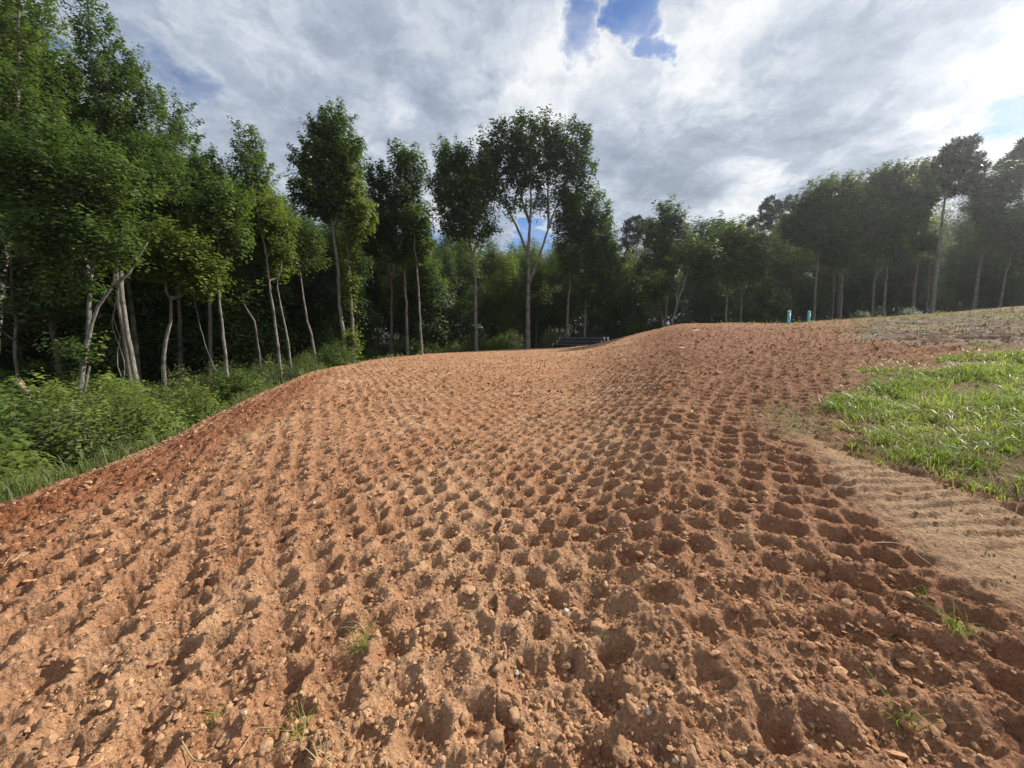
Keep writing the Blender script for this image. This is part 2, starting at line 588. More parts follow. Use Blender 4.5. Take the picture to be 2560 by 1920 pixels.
def ground_fields(x, y):
    """relief and soil colour at world points"""
    r = np.hypot(x, y)
    Rc, s, drop = crest_at(x, y)
    wx = fbm(x, y, 0.9, 4, 41) * 0.35
    wy = fbm(x, y, 0.9, 4, 51) * 0.35
    gx, gy = x + wx, y + wy
    far = sstep(r, 14, 40)
    d_grass = poly_dist(gx, gy, GRASS)
    d_track = poly_dist(x + wx * .5, y + wy * .5, TRACK)
    d_weed = poly_dist(gx, gy, WEEDY)
    d_grey = poly_dist(gx, gy, GREY)
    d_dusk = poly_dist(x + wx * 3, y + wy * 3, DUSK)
    d_red = poly_dist(x + wx * 1.5, y + wy * 1.5, REDDISH)
    m_grass = sstep(d_grass, -0.10, 0.35)
    m_track = sstep(d_track, -0.10, 0.22) * (1 - m_grass)
    m_weed = sstep(d_weed, -0.2, 0.4)
    m_grey = sstep(d_grey, -0.5, 0.7)
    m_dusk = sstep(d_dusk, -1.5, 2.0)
    m_red = sstep(d_red, -0.5, 0.7)
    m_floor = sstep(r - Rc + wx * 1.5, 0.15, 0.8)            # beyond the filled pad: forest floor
    rag = fbm(x, y, .09, 3, 62) * 0.030
    pit = pits(x + rag, y + fbm(x, y, .10, 3, 63) * 0.030, fbm(x, y, 2.4, 2, 61) * 0.10)
    blotch = sstep(fbm(x, y, 1.6, 3, 66), -0.35, 0.25)
    amp = (1 - 0.95 * m_grass) * (1 - 0.93 * m_track) * (1 - .7 * m_weed) * (1 - .65 * m_grey) * (1 - .25 * m_red) * (1 - m_floor) * (0.78 + 0.22 * blotch)
    h = pit * amp * (0.98 + .26 * sstep(-x, -.5, 2.5))
    h += fbm(x, y, 1.7, 3, 71) * 0.028 * (1 - m_floor)
    n1 = fbm(x, y, 0.30, 3, 81)
    h += n1 * 0.016 * (1 - .3 * m_track) * (1 - .5 * m_grass)
    b = np.abs(fbm(x, y, 0.10, 2, 91))
    h += (0.35 - b) * (0.026 + .05 * m_red) * (1 - .7 * m_track) * (1 - m_floor)
    b2 = np.abs(fbm(x, y, 0.042, 2, 95))
    h += (0.35 - b2) * 0.026 * (1 - .5 * m_track) * (1 - m_floor)
    # bulldozer cleat prints across the track and on the far grey bank
    along = x * 0.72 + y * 0.69
    cle = sstep(np.sin((y * 0.95 + x * 0.05 + wx * .22) * 2 * math.pi / 0.125) + fbm(x, y, .12, 3, 99) * 1.0, 0.1, 0.8)
    h += cle * 0.026 * m_track * sstep(fbm(x, y, .7, 2, 97), -.3, .2)
    cle2 = sstep(np.sin((y * 0.75 + x * 0.65 + wx) * 2 * math.pi / 0.55), -.2, 0.7)
    h += cle2 * 0.11 * m_grey * sstep(fbm(x, y, 2.0, 2, 98), -.2, .3)
    # colour
    tan = np.array([0.430, 0.235, 0.132])
    pale = np.array([0.525, 0.330, 0.195])
    red = np.array([0.285, 0.116, 0.056])
    brn = np.array([0.27, 0.140, 0.082])
    trk = np.array([0.45, 0.30, 0.185])
    gry = np.array([0.27, 0.225, 0.170])
    olv = np.array([0.22, 0.17, 0.085])
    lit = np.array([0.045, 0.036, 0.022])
    big = fbm(x, y, 5.0, 3, 101)
    mid = fbm(x, y, 0.8, 4, 105)
    side = sstep(x - 0.30 * y + big * 1.2, -0.3, 2.6)           # browner, damper clay to the grass side
    c = tan[None] + (pale - tan)[None] * (.75 * sstep(mid * 1.1 + big * .5, -0.35, 0.7) * (1 - .6 * side))[:, None]

    def lay(c, col, m):
        return c + (col[None] - c) * m[:, None]
    c = lay(c, np.array([0.305, 0.154, 0.088]), side * 0.8)
    c = lay(c, red, np.clip(m_red * (0.85 + mid * .7), 0, 1))
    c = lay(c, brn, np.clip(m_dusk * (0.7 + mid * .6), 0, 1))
    # redder, darker colour towards the bottom of the deep prints
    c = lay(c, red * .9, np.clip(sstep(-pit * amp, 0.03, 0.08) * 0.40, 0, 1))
    c = lay(c, trk, m_track * 0.9)
    c = lay(c, olv, np.clip(m_weed * (0.6 + mid), 0, 1))
    c = lay(c, gry, np.clip(m_grey * (0.8 + mid * .5), 0, 1))
    c = lay(c, np.array([0.22, 0.185, 0.115]), np.clip(sstep(x - .12 * y, 16, 26) * (.5 + mid) * (1 - m_floor), 0, 1))
    c = lay(c, np.array([0.17, 0.13, 0.065]), m_grass * 0.85)
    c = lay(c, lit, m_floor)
    return h, c, dict(grass=d_grass, track=d_track, weed=d_weed, grey=d_grey, floor=m_floor)


def surface(x, y):
    x, y = np.atleast_1d(np.asarray(x, float)), np.atleast_1d(np.asarray(y, float))
    h, c, f = ground_fields(x, y)
    return height(x, y) + h


def build_ground():
    tn = np.linspace(math.tan(R(-58)), math.tan(R(58)), 800)
    az = np.concatenate([np.linspace(R(-180), R(-59.5), 44), np.arctan(tn), np.linspace(R(59.5), R(180), 44)])
    r = [0.75]
    while r[-1] < 46:
        r.append(r[-1] + float(np.interp(r[-1], [.75, 2, 5, 10, 20, 46], [.0075, .012, .032, .062, .095, .17])))
    r = np.array(r)
    r = np.concatenate([[0.02, 0.2, 0.4, 0.6], r, [50, 55, 62, 72, 90, 120, 170, 260]])
    A, RR = np.meshgrid(az, r)
    x, y = (np.sin(A) * RR).ravel(), (np.cos(A) * RR).ravel()
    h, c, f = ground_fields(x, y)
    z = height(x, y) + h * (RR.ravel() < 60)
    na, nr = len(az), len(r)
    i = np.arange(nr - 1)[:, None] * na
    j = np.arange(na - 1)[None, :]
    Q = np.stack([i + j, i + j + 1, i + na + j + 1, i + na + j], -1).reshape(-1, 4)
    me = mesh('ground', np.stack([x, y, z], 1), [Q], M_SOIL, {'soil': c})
    tag(link('ground', me), 'red clay ground pressed full of roller prints, sloping to the wood', kind='structure')


build_ground()

# ------------------------------------------------------------------ trees


def leaves(C, out, size, n, spread, up=0.8, droop=0.25, aspect=0.62, needle=False, tri=False):
    """n leaves round every cluster centre C with outward direction out"""
    k = len(C)
    idx = np.repeat(np.arange(k), n)
    N = len(idx)
    o = out[idx]
    g = np.clip(rng.normal(0, 1, (N, 3)), -1.9, 1.9)
    along = np.clip(rng.normal(0, 1, (N, 1)), -1.7, 1.7) * spread[0]
    taper = 1.15 - 0.35 * np.clip(along / (spread[0] + 1e-6), -1.5, 1.8)
    pos = C[idx] + o * along + g * np.array([spread[1], spread[1], spread[2]]) * taper
    nrm = g * 0.36 + o * 0.55 + np.array([0, 0, up])
    nrm /= np.linalg.norm(nrm, axis=1, keepdims=True)
    a = rng.normal(0, 1, (N, 3)) + o * 0.9 + np.array([0, 0, -droop])
    if needle:
        a = g + o * 0.4 + np.array([0, 0, 0.5])
        pos = C[idx] + g * 0.12
        nrm = rng.normal(0, 1, (N, 3))
    a -= nrm * np.sum(a * nrm, 1, keepdims=True)
    a /= np.linalg.norm(a, axis=1, keepdims=True) + 1e-9
    b = np.cross(nrm, a)
    L = (size * rng.uniform(0.65, 1.3, N))[:, None]
    W = L * aspect
    sag = nrm * L * 0.12
    ct = rng.uniform(0.1, 0.85, k)
    tone = np.clip(ct[idx] + rng.normal(0, 0.12, N), 0, 1)
    if tri:
        V = np.stack([pos - b * W * .55, pos + b * W * .55, pos + a * L - sag], 1).reshape(-1, 3)
        return V, np.arange(N * 3).reshape(-1, 3), np.repeat(tone, 3)
    V = np.stack([pos, pos + a * L * .45 + b * W * .5 - sag, pos + a * L, pos + a * L * .45 - b * W * .5 - sag], 1).reshape(-1, 3)
    Q = np.arange(N * 4).reshape(-1, 4)
    return V, Q, np.repeat(tone, 4)


def grow(stems, radii, lobes, n_cl, tip=0.012, n_leaf=70, leaf=0.2, spread=(0.35, 0.28, 0.2), shell=0.30, needle=False, bend=0.25, from_frac=0.35, lift=.5, up=0.8, aspect=0.62, tri=False):
    """stems: list of point arrays (first is the trunk). Returns tube paths per stem, branch paths, leaf arrays"""
    lob = [(np.asarray(c, float), np.asarray(s, float)) for c, s in lobes]
    w = np.array([np.prod(s) ** 0.72 for c, s in lob])
    w /= w.sum()
    md = (sum(np.prod(s) for c, s in lob) * 4 / n_cl) ** (1 / 3) * 0.62
    C = []
    tries = 0
    while len(C) < n_cl and tries < n_cl * 12:
        tries += 1
        c, s = lob[rng.choice(len(lob), p=w)]
        v = rng.normal(0, 1, 3)
        v /= np.linalg.norm(v)
        p = c + v * s * rng.random() ** shell
        if C and np.min(np.sum((np.array(C) - p) ** 2, 1)) < md * md:
            continue
        C.append(p)
    C = np.array(C)
    # skeleton nodes
    nodes, par, rad_fix = [], [], []
    stem_ids = []
    for si, P in enumerate(stems):
        ids = []
        for q in P:
            nodes.append(q)
            par.append(ids[-1] if ids else -1)
            ids.append(len(nodes) - 1)
        stem_ids.append(ids)
    nodes = [np.asarray(q, float) for q in nodes]
    n_stem = len(nodes)
    ok = np.zeros(n_stem, bool)
    for ids in stem_ids:
        k0 = int(len(ids) * (from_frac if ids[0] == 0 else 0.15))
        ok[ids[k0:]] = True
    usable = list(np.nonzero(ok)[0])
    stemP = np.array(nodes)[usable]
    d0 = np.min(np.linalg.norm(C[:, None] - stemP[None], axis=2), 1)
    order = np.argsort(d0)
    NP = np.array(nodes)[usable]
    NI = list(usable)
    paths = []
    outd = np.zeros_like(C)
    child_n = {}
    segs = []
    for ci in order:
        p = C[ci]
        d = p[None] - NP
        L = np.linalg.norm(d, axis=1) + 1e-6
        steep = d[:, 2] / L
        cost = L * (1 + 0.9 * np.clip(0.25 - steep, 0, 2))
        b = int(np.argmin(cost))
        q = NP[b]
        L0 = L[b]
        n = max(2, min(6, int(L0 / 0.5) + 1))
        t = np.linspace(0, 1, n + 1)[1:, None]
        ctrl = q * .5 + p * .5 + np.array([0, 0, -bend * L0 * 0.5]) + rng.normal(0, 0.06 * L0, 3)
        P = (1 - t) ** 2 * q + 2 * t * (1 - t) * ctrl + t * t * p
        segs.append((NI[b], list(range(len(nodes), len(nodes) + n))))
        for qq in P:
            nodes.append(qq)
        NI += segs[-1][1]
        NP = np.concatenate([NP, P])
        o = P[-1] - (P[-2] if n > 1 else q)
        outd[ci] = o / (np.linalg.norm(o) + 1e-9)
    # pipe model, from the last branch back
    cnt = np.zeros(len(nodes))
    for b, ids in reversed(segs):
        run = 1.0
        for k in reversed(ids):
            cnt[k] += run
            run = cnt[k]
        cnt[b] += run
    for b, ids in segs:
        P = np.array([nodes[b]] + [nodes[k] for k in ids])
        rr = tip * np.sqrt(np.array([cnt[ids[0]]] + [cnt[k] for k in ids]))
        rr[-1] = tip * 0.5
        paths.append((P, rr))
    outd = outd + np.array([0, 0, lift])
    outd /= np.linalg.norm(outd, axis=1, keepdims=True) + 1e-9
    V, Q, tone = leaves(C, outd, leaf, n_leaf, spread, needle=needle, up=up, aspect=aspect, tri=tri)
    return paths, (V, Q, tone)


def stem_radii(P, r0, r1):
    L = np.concatenate([[0], np.cumsum(np.linalg.norm(np.diff(P, axis=0), axis=1))])
    t = L / L[-1]
    r = r0 + (r1 - r0) * t ** 0.85
    return r * (1 + 0.35 * np.exp(-L / (r0 * 3.2)) * (r0 > r1 * 1.2))


def wood_mesh(name, paths_big, paths_small, mat):
    V, Q = tubes(paths_big, 9)
    Fs = [Q]
    if paths_small:
        V2, Q2 = tubes(paths_small, 5)
        Fs = [np.concatenate([Q, Q2 + len(V)])]
        V = np.concatenate([V, V2])
    return mesh(name, V, Fs, mat)


def photo_tree(name, label, D, stems, r0, lobes, n_cl=90, leaf_mat=None, bark=None, group='trees at the edge of the wood', n_leaf=62, leaf=None, pine=False, shell=0.30,
               spread=None, cat='tree', from_frac=0.35, tip=0.012, bend=0.25, deep=0.9):
    """a tree placed from the photograph: stems and lobes in photo pixels at depth D"""
    leaf_mat = leaf_mat or M_LEAF
    bark = bark or M_BARK
    b = at(stems[0][0][0], stems[0][0][1], D)
    base = np.array([b[0], b[1], float(height(b[0], b[1])) - 0.05])
    W = []
    for si, st in enumerate(stems):
        P = np.array([at(px, py, D) for px, py in st]) - base
        if si == 0:
            if P[0][2] > 0.3:
                P = np.concatenate([[[0, 0, 0]], P])
            P[0] = (0, 0, -0.3)
        P[:, 1] += np.linspace(0, rng.uniform(-.6, .6), len(P)) if si == 0 else rng.uniform(-.3, .3) * np.linspace(0, 1, len(P))
        W.append(smooth_path(P, 0.55, 0.012 * math.sqrt(D / 10)))
        if si > 0:   # root the fork on the trunk
            cand = np.concatenate(W[:si])
            W[si][0] = cand[np.argmin(np.linalg.norm(cand - W[si][0], axis=1))]
    k = D / F
    lob = []
    for cx, cy, rx, ry in lobes:
        c = at(cx, cy, D) - base
        c[1] += rng.uniform(-.25, .25) * rx * k
        lob.append((c, (rx * k * 1.0, rx * k * deep, ry * k * 1.0)))
    leaf = (leaf * (1.0 if pine else 1.3)) if leaf else max(0.13, D * 0.0068)
    n_leaf = int(n_leaf * (1.75 if D > 23 and not pine else 1.15))
    sp = spread or (leaf * 2.3, leaf * .95, leaf * .85)
    paths, (V, Q, tone) = grow(W, None, lob, n_cl, tip, n_leaf, leaf, sp, shell, needle=pine, from_frac=from_frac, bend=bend, aspect=0.16 if pine else 0.7, tri=D > 23 and not pine)
    root = link(name, None, loc=base)
    tag(root, label, cat, group)
    rt = stem_radii(W[0], r0, max(0.03, r0 * 0.22))
    link('trunk', wood_mesh('trunk', [(W[0], rt)], paths, bark), root)
    for st in W[1:]:
        rs = r0 * 0.55
        link('limb', mesh('limb', *(lambda v, q: (v, [q]))(*tubes([(st, stem_radii(st, rs, max(.025, rs * .3)) )], 8)), bark), root)
    link('crown', mesh('crown', V, [Q], leaf_mat, {'tone': tone}), root)
    return root


T = photo_tree
FRONT = [
    # ---- the tall mass over the bank, close by
    dict(name='tall_poplar_tree', label='tallest leafy tree, its crown cut by the corner of the sky over the bank', D=17, stems=[[(-25, 1020), (0, 700), (30, 400), (40, -120)]], r0=.15,
         lobes=[(70, -20, 50, 60), (120, 30, 40, 60), (30, 30, 75, 180), (20, 180, 120, 130), (60, 300, 120, 110), (-60, 250, 100, 160)], n_cl=260, n_leaf=75, bark=M_BARK_P),
    dict(name='tall_poplar_tree', label='tall pointed tree on the grey trunk with hanging vines beside it', D=20, stems=[[(356, 1029), (321, 820), (312, 712), (290, 480), (252, 200), (240, 10)]], r0=.135,
         lobes=[(240, 5, 20, 45), (250, 70, 45, 70), (205, 40, 22, 50), (245, 150, 75, 80), (245, 250, 105, 90), (240, 340, 120, 80)], n_cl=220, n_leaf=78, bark=M_BARK_P),
    dict(name='tall_poplar_tree', label='tall tree on the thinner of two paired grey trunks behind vines', D=20.6, stems=[[(336, 1000), (308, 820), (299, 720), (310, 500), (345, 250)]], r0=.11,
         lobes=[(325, 180, 25, 45), (350, 260, 55, 70), (370, 350, 85, 80), (390, 430, 90, 70)], n_cl=130, n_leaf=70),
    dict(name='poplar_tree', label='leafy tree filling the notch of the skyline beside the tall mass', D=25, stems=[[(452, 930), (445, 700), (440, 480), (432, 280)]], r0=.16,
         lobes=[(432, 310, 50, 60), (450, 390, 75, 70), (470, 470, 85, 70), (420, 540, 110, 60)], n_cl=150),
    dict(name='poplar_tree', label='lower dome-topped tree just before the cone-shaped one', D=24, stems=[[(530, 950), (525, 700), (512, 420)]], r0=.13,
         lobes=[(510, 425, 45, 50), (522, 490, 65, 60), (505, 570, 85, 55)], n_cl=90),
    dict(name='twin_stem_tree', label='pale twin-stemmed tree rising from the shrubs nearest the bank', D=12.5,
         stems=[[(191, 1046), (200, 890), (203, 842), (208, 703), (213, 586), (205, 470)], [(204, 890), (217, 851), (243, 768), (278, 712), (288, 650), (300, 560)], [(270, 722), (312, 681), (350, 600)]], r0=.105,
         lobes=[(130, 390, 130, 70), (60, 460, 110, 85), (215, 470, 95, 80), (290, 450, 70, 60), (170, 590, 110, 60), (290, 600, 60, 60), (200, 872, 48, 14), (180, 700, 60, 40)], n_cl=270, 
         bark=M_BARK_P, from_frac=0.25, leaf=.105),
    dict(name='understory_tree', label='dark leafy young tree at the frame edge over a broken stem', D=14, stems=[[(40, 1080), (60, 850), (70, 640)]], r0=.06,
         lobes=[(50, 620, 100, 70), (80, 730, 110, 70), (10, 800, 70, 60), (130, 650, 70, 60)], n_cl=130, leaf_mat=M_LEAF_D, leaf=.11),
    dict(name='crooked_tree', label='crooked grey trunk under a spreading yellow-green parasol of leaves', D=16,
         stems=[[(414, 959), (417, 855), (434, 803), (434, 747), (425, 729), (415, 650)], [(434, 752), (469, 722), (490, 650)]], r0=.115,
         lobes=[(430, 615, 100, 42), (375, 650, 66, 42), (495, 680, 52, 55), (330, 610, 50, 45), (440, 670, 50, 30)], n_cl=170, bark=M_BARK_P, leaf_mat=M_LEAF_Y, leaf=.11),
    dict(name='slender_tree', label='slender pale wavy trunk next beyond the crooked tree, leafy top', D=17,
         stems=[[(575, 972), (566, 880), (560, 803), (551, 690), (556, 620), (545, 520)], [(553, 670), (585, 640), (590, 590)]], r0=.085,
         lobes=[(545, 510, 60, 55), (560, 565, 52, 38), (515, 575, 45, 38), (592, 600, 26, 18)], n_cl=100, bark=M_BARK_P, leaf=.12),
    dict(name='slender_tree', label='thin dark stem bent over, between the wavy and the dead-branched trunks', D=19, stems=[[(655, 955), (640, 860), (629, 803), (603, 764), (585, 700), (580, 640)]], r0=.06,
         lobes=[(590, 650, 40, 30), (600, 700, 30, 20)], n_cl=30, bark=M_BARK, leaf_mat=M_LEAF_D),
    dict(name='slender_tree', label='pale trunk with bare dead twigs and ragged yellowish leaf sprays', D=19,
         stems=[[(709, 965), (697, 830), (686, 734), (677, 647), (668, 575), (655, 500)], [(684, 720), (702, 670), (695, 640)], [(676, 640), (700, 605), (705, 600)]], r0=.085,
         lobes=[(680, 560, 46, 32), (650, 585, 40, 28), (690, 680, 24, 12), (650, 520, 50, 40), (705, 625, 22, 12)], n_cl=75, bark=M_BARK_P, leaf_mat=M_LEAF_Y, leaf=.12),
    dict(name='slender_tree', label='pale stem leaning away at the foot of the dead-twigged trunk', D=19.5, stems=[[(729, 972), (720, 864), (705, 790), (694, 747), (690, 690)]], r0=.075,
         lobes=[(690, 640, 42, 30)], n_cl=35, bark=M_BARK_P),
    dict(name='cone_tree', label='cone-shaped tree, first lone peak right of the tall mass', D=30, stems=[[(735, 940), (690, 740), (652, 500), (622, 310)]], r0=.16,
         lobes=[(621, 315, 12, 22), (622, 345, 26, 30), (626, 390, 42, 42), (634, 450, 58, 45), (645, 520, 72, 55), (665, 590, 80, 45)], n_cl=170),
    dict(name='slender_tree', label='short pale trunk right where the bank edge meets the wood', D=21, stems=[[(796, 940), (788, 860), (777, 803), (765, 720), (755, 640)]], r0=.085,
         lobes=[(750, 600, 55, 45), (768, 650, 38, 24)], n_cl=60, leaf_mat=M_LEAF_D, bark=M_BARK_P),
    dict(name='tall_oak_tree', label='tall full-crowned tree second along the skyline, on a forked pale trunk', D=27,
         stems=[[(868, 915), (852, 780), (845, 662), (833, 564), (825, 460), (830, 310)], [(834, 572), (856, 520), (862, 420)]], r0=.17,
         lobes=[(832, 290, 34, 24), (800, 320, 24, 22), (815, 345, 52, 40), (850, 350, 45, 40), (790, 400, 55, 50), (850, 420, 58, 55), (800, 480, 65, 50), (860, 500, 50, 45), (800, 520, 48, 28)], n_cl=260, bark=M_BARK_P),
    dict(name='ivy_clad_tree', label='ivy-wrapped trunk close beside the tall full-crowned tree', D=27, stems=[[(887, 915), (880, 780), (876, 700), (868, 600), (872, 480)]], r0=.15,
         lobes=[(872, 480, 30, 60), (872, 620, 15, 60), (877, 720, 13, 50), (902, 550, 32, 36), (884, 850, 11, 36)], n_cl=130, leaf_mat=M_LEAF_Y, bark=M_BARK_P, from_frac=0.1),
    dict(name='forked_dark_tree', label='dark-barked tree forking low with dark dense foliage', D=31,
         stems=[[(978, 910), (977, 800), (975, 701), (960, 650), (912, 603), (895, 580)], [(976, 705), (1000, 650), (1019, 600), (1015, 520)]], r0=.17,
         lobes=[(942, 448, 33, 30), (945, 520, 42, 45), (930, 590, 42, 42), (1000, 620, 40, 34), (960, 570, 40, 36)], n_cl=130, leaf_mat=M_LEAF_D, bark=M_BARK_D),
    dict(name='tall_oak_tree', label='narrow tree with a small round knob of a crown and open gaps below', D=32, stems=[[(1020, 905), (1014, 760), (1008, 642), (1012, 520), (1010, 380)]], r0=.15,
         lobes=[(1010, 390, 34, 25), (1000, 440, 28, 28), (1035, 440, 26, 40), (1015, 505, 42, 32), (1045, 560, 34, 36), (1000, 545, 28, 26)], n_cl=115, bark=M_BARK_P),
    dict(name='slender_tree', label='thin white straight trunk rising bare before the dark wood', D=30, stems=[[(1055, 900), (1049, 760), (1043, 662), (1037, 548), (1042, 500)]], r0=.105,
         lobes=[(1038, 560, 30, 40), (1050, 620, 25, 30)], n_cl=45, bark=M_BARK_P),
    dict(name='tall_oak_tree', label='broad tree pressed against the big spreading tree, leaf-dense top', D=37, stems=[[(1192, 885), (1189, 780), (1188, 701), (1176, 614), (1160, 520), (1140, 400)], [(1180, 640), (1210, 560), (1215, 480)]], r0=.2,
         lobes=[(1123, 390, 36, 30), (1155, 410, 45, 40), (1110, 460, 42, 50), (1165, 480, 60, 50), (1140, 550, 55, 40), (1195, 560, 45, 40), (1200, 430, 30, 50)], n_cl=220, bark=M_BARK_P),
    dict(name='spreading_tree', label='biggest lone tree with a wide flat-topped crown on splayed pale limbs', D=39,
         stems=[[(1320, 878), (1320, 790), (1321, 712), (1321, 626), (1326, 524), (1328, 380)], [(1322, 640), (1290, 564), (1250, 490), (1225, 410)],
                [(1321, 716), (1353, 626), (1380, 544), (1404, 480), (1430, 400)], [(1324, 560), (1300, 480), (1285, 380)], [(1372, 570), (1370, 480), (1375, 390)]], r0=.27,
         lobes=[(1340, 335, 70, 42), (1260, 370, 62, 50), (1420, 370, 58, 55), (1232, 430, 38, 50), (1452, 440, 36, 58), (1330, 410, 75, 45), (1400, 480, 38, 36), (1275, 490, 34, 34), (1345, 500, 26, 28), (1438, 520, 18, 22)],
         n_cl=300, n_leaf=50, bark=M_BARK_P, leaf_mat=M_LEAF_D, shell=.28, from_frac=0.45),
    dict(name='slender_tree', label='pale trunk rising just behind the black pipes, dark ivy-like crown', D=42, stems=[[(1417, 860), (1420, 760), (1426, 681), (1428, 600), (1440, 500)]], r0=.17,
         lobes=[(1440, 505, 28, 28), (1420, 560, 36, 40), (1445, 570, 30, 45), (1425, 640, 40, 50)], n_cl=100, leaf_mat=M_LEAF_D, bark=M_BARK_P),
    dict(name='poplar_tree', label='bright green feathery cone tree at the shoulder of the big spreading tree', D=42, stems=[[(1461, 860), (1464, 770), (1472, 693), (1478, 600), (1480, 490)]], r0=.15,
         lobes=[(1478, 505, 22, 26), (1490, 560, 40, 45), (1500, 630, 45, 55), (1495, 710, 50, 50), (1520, 660, 30, 60)], n_cl=170, bark=M_BARK_P),
    dict(name='poplar_tree', label='light green pointed tree left of the leaning bare-armed tree', D=43, stems=[[(1663, 815), (1668, 740), (1672, 680), (1668, 600), (1668, 530)]], r0=.16,
         lobes=[(1668, 535, 24, 24), (1690, 560, 22, 25), (1655, 590, 42, 45), (1680, 620, 40, 45), (1650, 670, 48, 40)], n_cl=150, leaf_mat=M_LEAF),
    dict(name='leaning_tree', label='leaning pale tree with two bare crooked arms on the mound crest', D=34,
         stems=[[(1679, 815), (1691, 761), (1705, 720), (1714, 689), (1722, 650), (1736, 620)], [(1692, 758), (1694, 720), (1702, 680), (1712, 650)]], r0=.12,
         lobes=[(1740, 635, 45, 30), (1765, 670, 35, 35), (1705, 640, 30, 22)], n_cl=60, n_leaf=45, bark=M_BARK_P),
    dict(name='slender_tree', label='short stubby trunk before the leaning two-armed tree', D=35, stems=[[(1659, 822), (1652, 780), (1647, 750), (1640, 720)]], r0=.11, lobes=[(1640, 710, 35, 25), (1625, 740, 25, 20)], n_cl=30, leaf_mat=M_LEAF_D),
    dict(name='slender_tree', label='pale straight trunk standing alone on the flat mound top', D=36, stems=[[(1814, 812), (1816, 740), (1818, 680), (1815, 600)]], r0=.10,
         lobes=[(1815, 600, 40, 35), (1835, 640, 40, 35), (1800, 650, 40, 35), (1830, 700, 22, 20)], n_cl=90, bark=M_BARK_P),
    dict(name='slender_tree', label='forked thin trunk between the lone pale trunk and the teal pipes', D=36, stems=[[(1851, 810), (1854, 747), (1852, 690), (1850, 620)], [(1855, 745), (1866, 710), (1872, 670), (1875, 620)]], r0=.09,
         lobes=[(1865, 620, 38, 35), (1880, 670, 35, 30), (1850, 660, 30, 30)], n_cl=80),
    dict(name='young_layered_tree', label='young tree with flat layered boughs just before the teal pipes', D=33, stems=[[(1932, 812), (1930, 760), (1926, 700)]], r0=.05,
         lobes=[(1926, 715, 16, 7), (1928, 735, 25, 6), (1925, 757, 33, 6), (1932, 780, 38, 7)], n_cl=60, n_leaf=40, leaf_mat=M_LEAF, from_frac=.1),
    dict(name='tall_poplar_tree', label='leafy tree on the straight pale trunk behind the second teal pipe', D=37, stems=[[(2034, 806), (2039, 720), (2045, 637), (2048, 560), (2055, 480)]], r0=.14,
         lobes=[(2055, 485, 35, 28), (2025, 525, 45, 40), (2070, 540, 40, 40), (2000, 565, 40, 32), (2035, 590, 46, 28)], n_cl=160, leaf_mat=M_LEAF),
    dict(name='tall_poplar_tree', label='first of three close trunks, leafy top in two peaks', D=38, stems=[[(2100, 803), (2104, 720), (2109, 624), (2095, 540), (2092, 460)]], r0=.14,
         lobes=[(2092, 465, 26, 26), (2095, 515, 45, 40), (2075, 560, 42, 32), (2100, 585, 42, 24)], n_cl=120),
    dict(name='slender_tree', label='middle dark trunk among three close trunks right of the teal pipes', D=38.5, stems=[[(2093, 803), (2098, 720), (2102, 640), (2132, 540), (2136, 470)]], r0=.17,
         lobes=[(2135, 475, 24, 24), (2140, 520, 35, 40), (2130, 580, 45, 40)], n_cl=90, bark=M_BARK_D),
    dict(name='slender_tree', label='thinnest leftmost stem of the three close trunks', D=38, stems=[[(2080, 803), (2085, 700), (2088, 640)]], r0=.07, lobes=[(2085, 630, 35, 30)], n_cl=35),
    dict(name='forked_pale_tree', label='pale twiggy tree dividing low into thin upright arms', D=37,
         stems=[[(2182, 800), (2190, 697), (2199, 617), (2190, 560)], [(2190, 700), (2210, 655), (2222, 610)]], r0=.11, lobes=[(2190, 560, 40, 35), (2180, 620, 40, 30), (2225, 590, 35, 35)], n_cl=85, bark=M_BARK_P, leaf_mat=M_LEAF),
    dict(name='tall_oak_tree', label='tall thin tree with pale forked upper limbs and open crown', D=38,
         stems=[[(2208, 800), (2214, 720), (2221, 635), (2216, 560), (2222, 440)], [(2221, 637), (2240, 600), (2250, 520)]], r0=.13,
         lobes=[(2238, 430, 24, 20), (2215, 455, 40, 30), (2200, 500, 40, 32), (2240, 500, 38, 34), (2215, 550, 42, 28)], n_cl=130, bark=M_BARK_P),
    dict(name='tall_oak_tree', label='broad round-shouldered tree before the tall pine-topped trunk', D=40, stems=[[(2276, 795), (2284, 690), (2290, 600), (2300, 440)]], r0=.17,
         lobes=[(2322, 430, 38, 26), (2290, 455, 38, 32), (2318, 482, 36, 28), (2275, 515, 42, 34), (2290, 560, 34, 26)], n_cl=130, leaf_mat=M_LEAF),
    dict(name='slender_tree', label='slim stem just before the big leaning grey trunk', D=37, stems=[[(2316, 792), (2322, 690), (2325, 600)]], r0=.07, lobes=[(2318, 600, 26, 28)], n_cl=24),
    dict(name='tall_pine_tree', label='tallest leaning bare grey trunk on the right bank, ragged dark top', D=34.5, bark=M_BARK_P, stems=[[(2332, 792), (2350, 652), (2367, 530), (2385, 430), (2400, 360)]], r0=.19,
         lobes=[(2405, 365, 30, 18), (2385, 395, 32, 20), (2430, 395, 30, 22), (2405, 425, 42, 20), (2445, 445, 20, 16), (2372, 445, 22, 14), (2412, 470, 40, 16)], n_cl=85, n_leaf=150, leaf_mat=M_NEEDLE, pine=True, from_frac=.6, leaf=.34),
    dict(name='tall_oak_tree', label='green tree with sky gaps under its arched crown near the frame edge', D=39, stems=[[(2433, 782), (2442, 710), (2451, 652), (2470, 540), (2480, 440)]], r0=.19,
         lobes=[(2490, 445, 40, 22), (2465, 480, 35, 28), (2515, 480, 35, 28), (2450, 525, 32, 22), (2500, 545, 44, 30)], n_cl=100, leaf_mat=M_LEAF_D, bark=M_BARK_P),
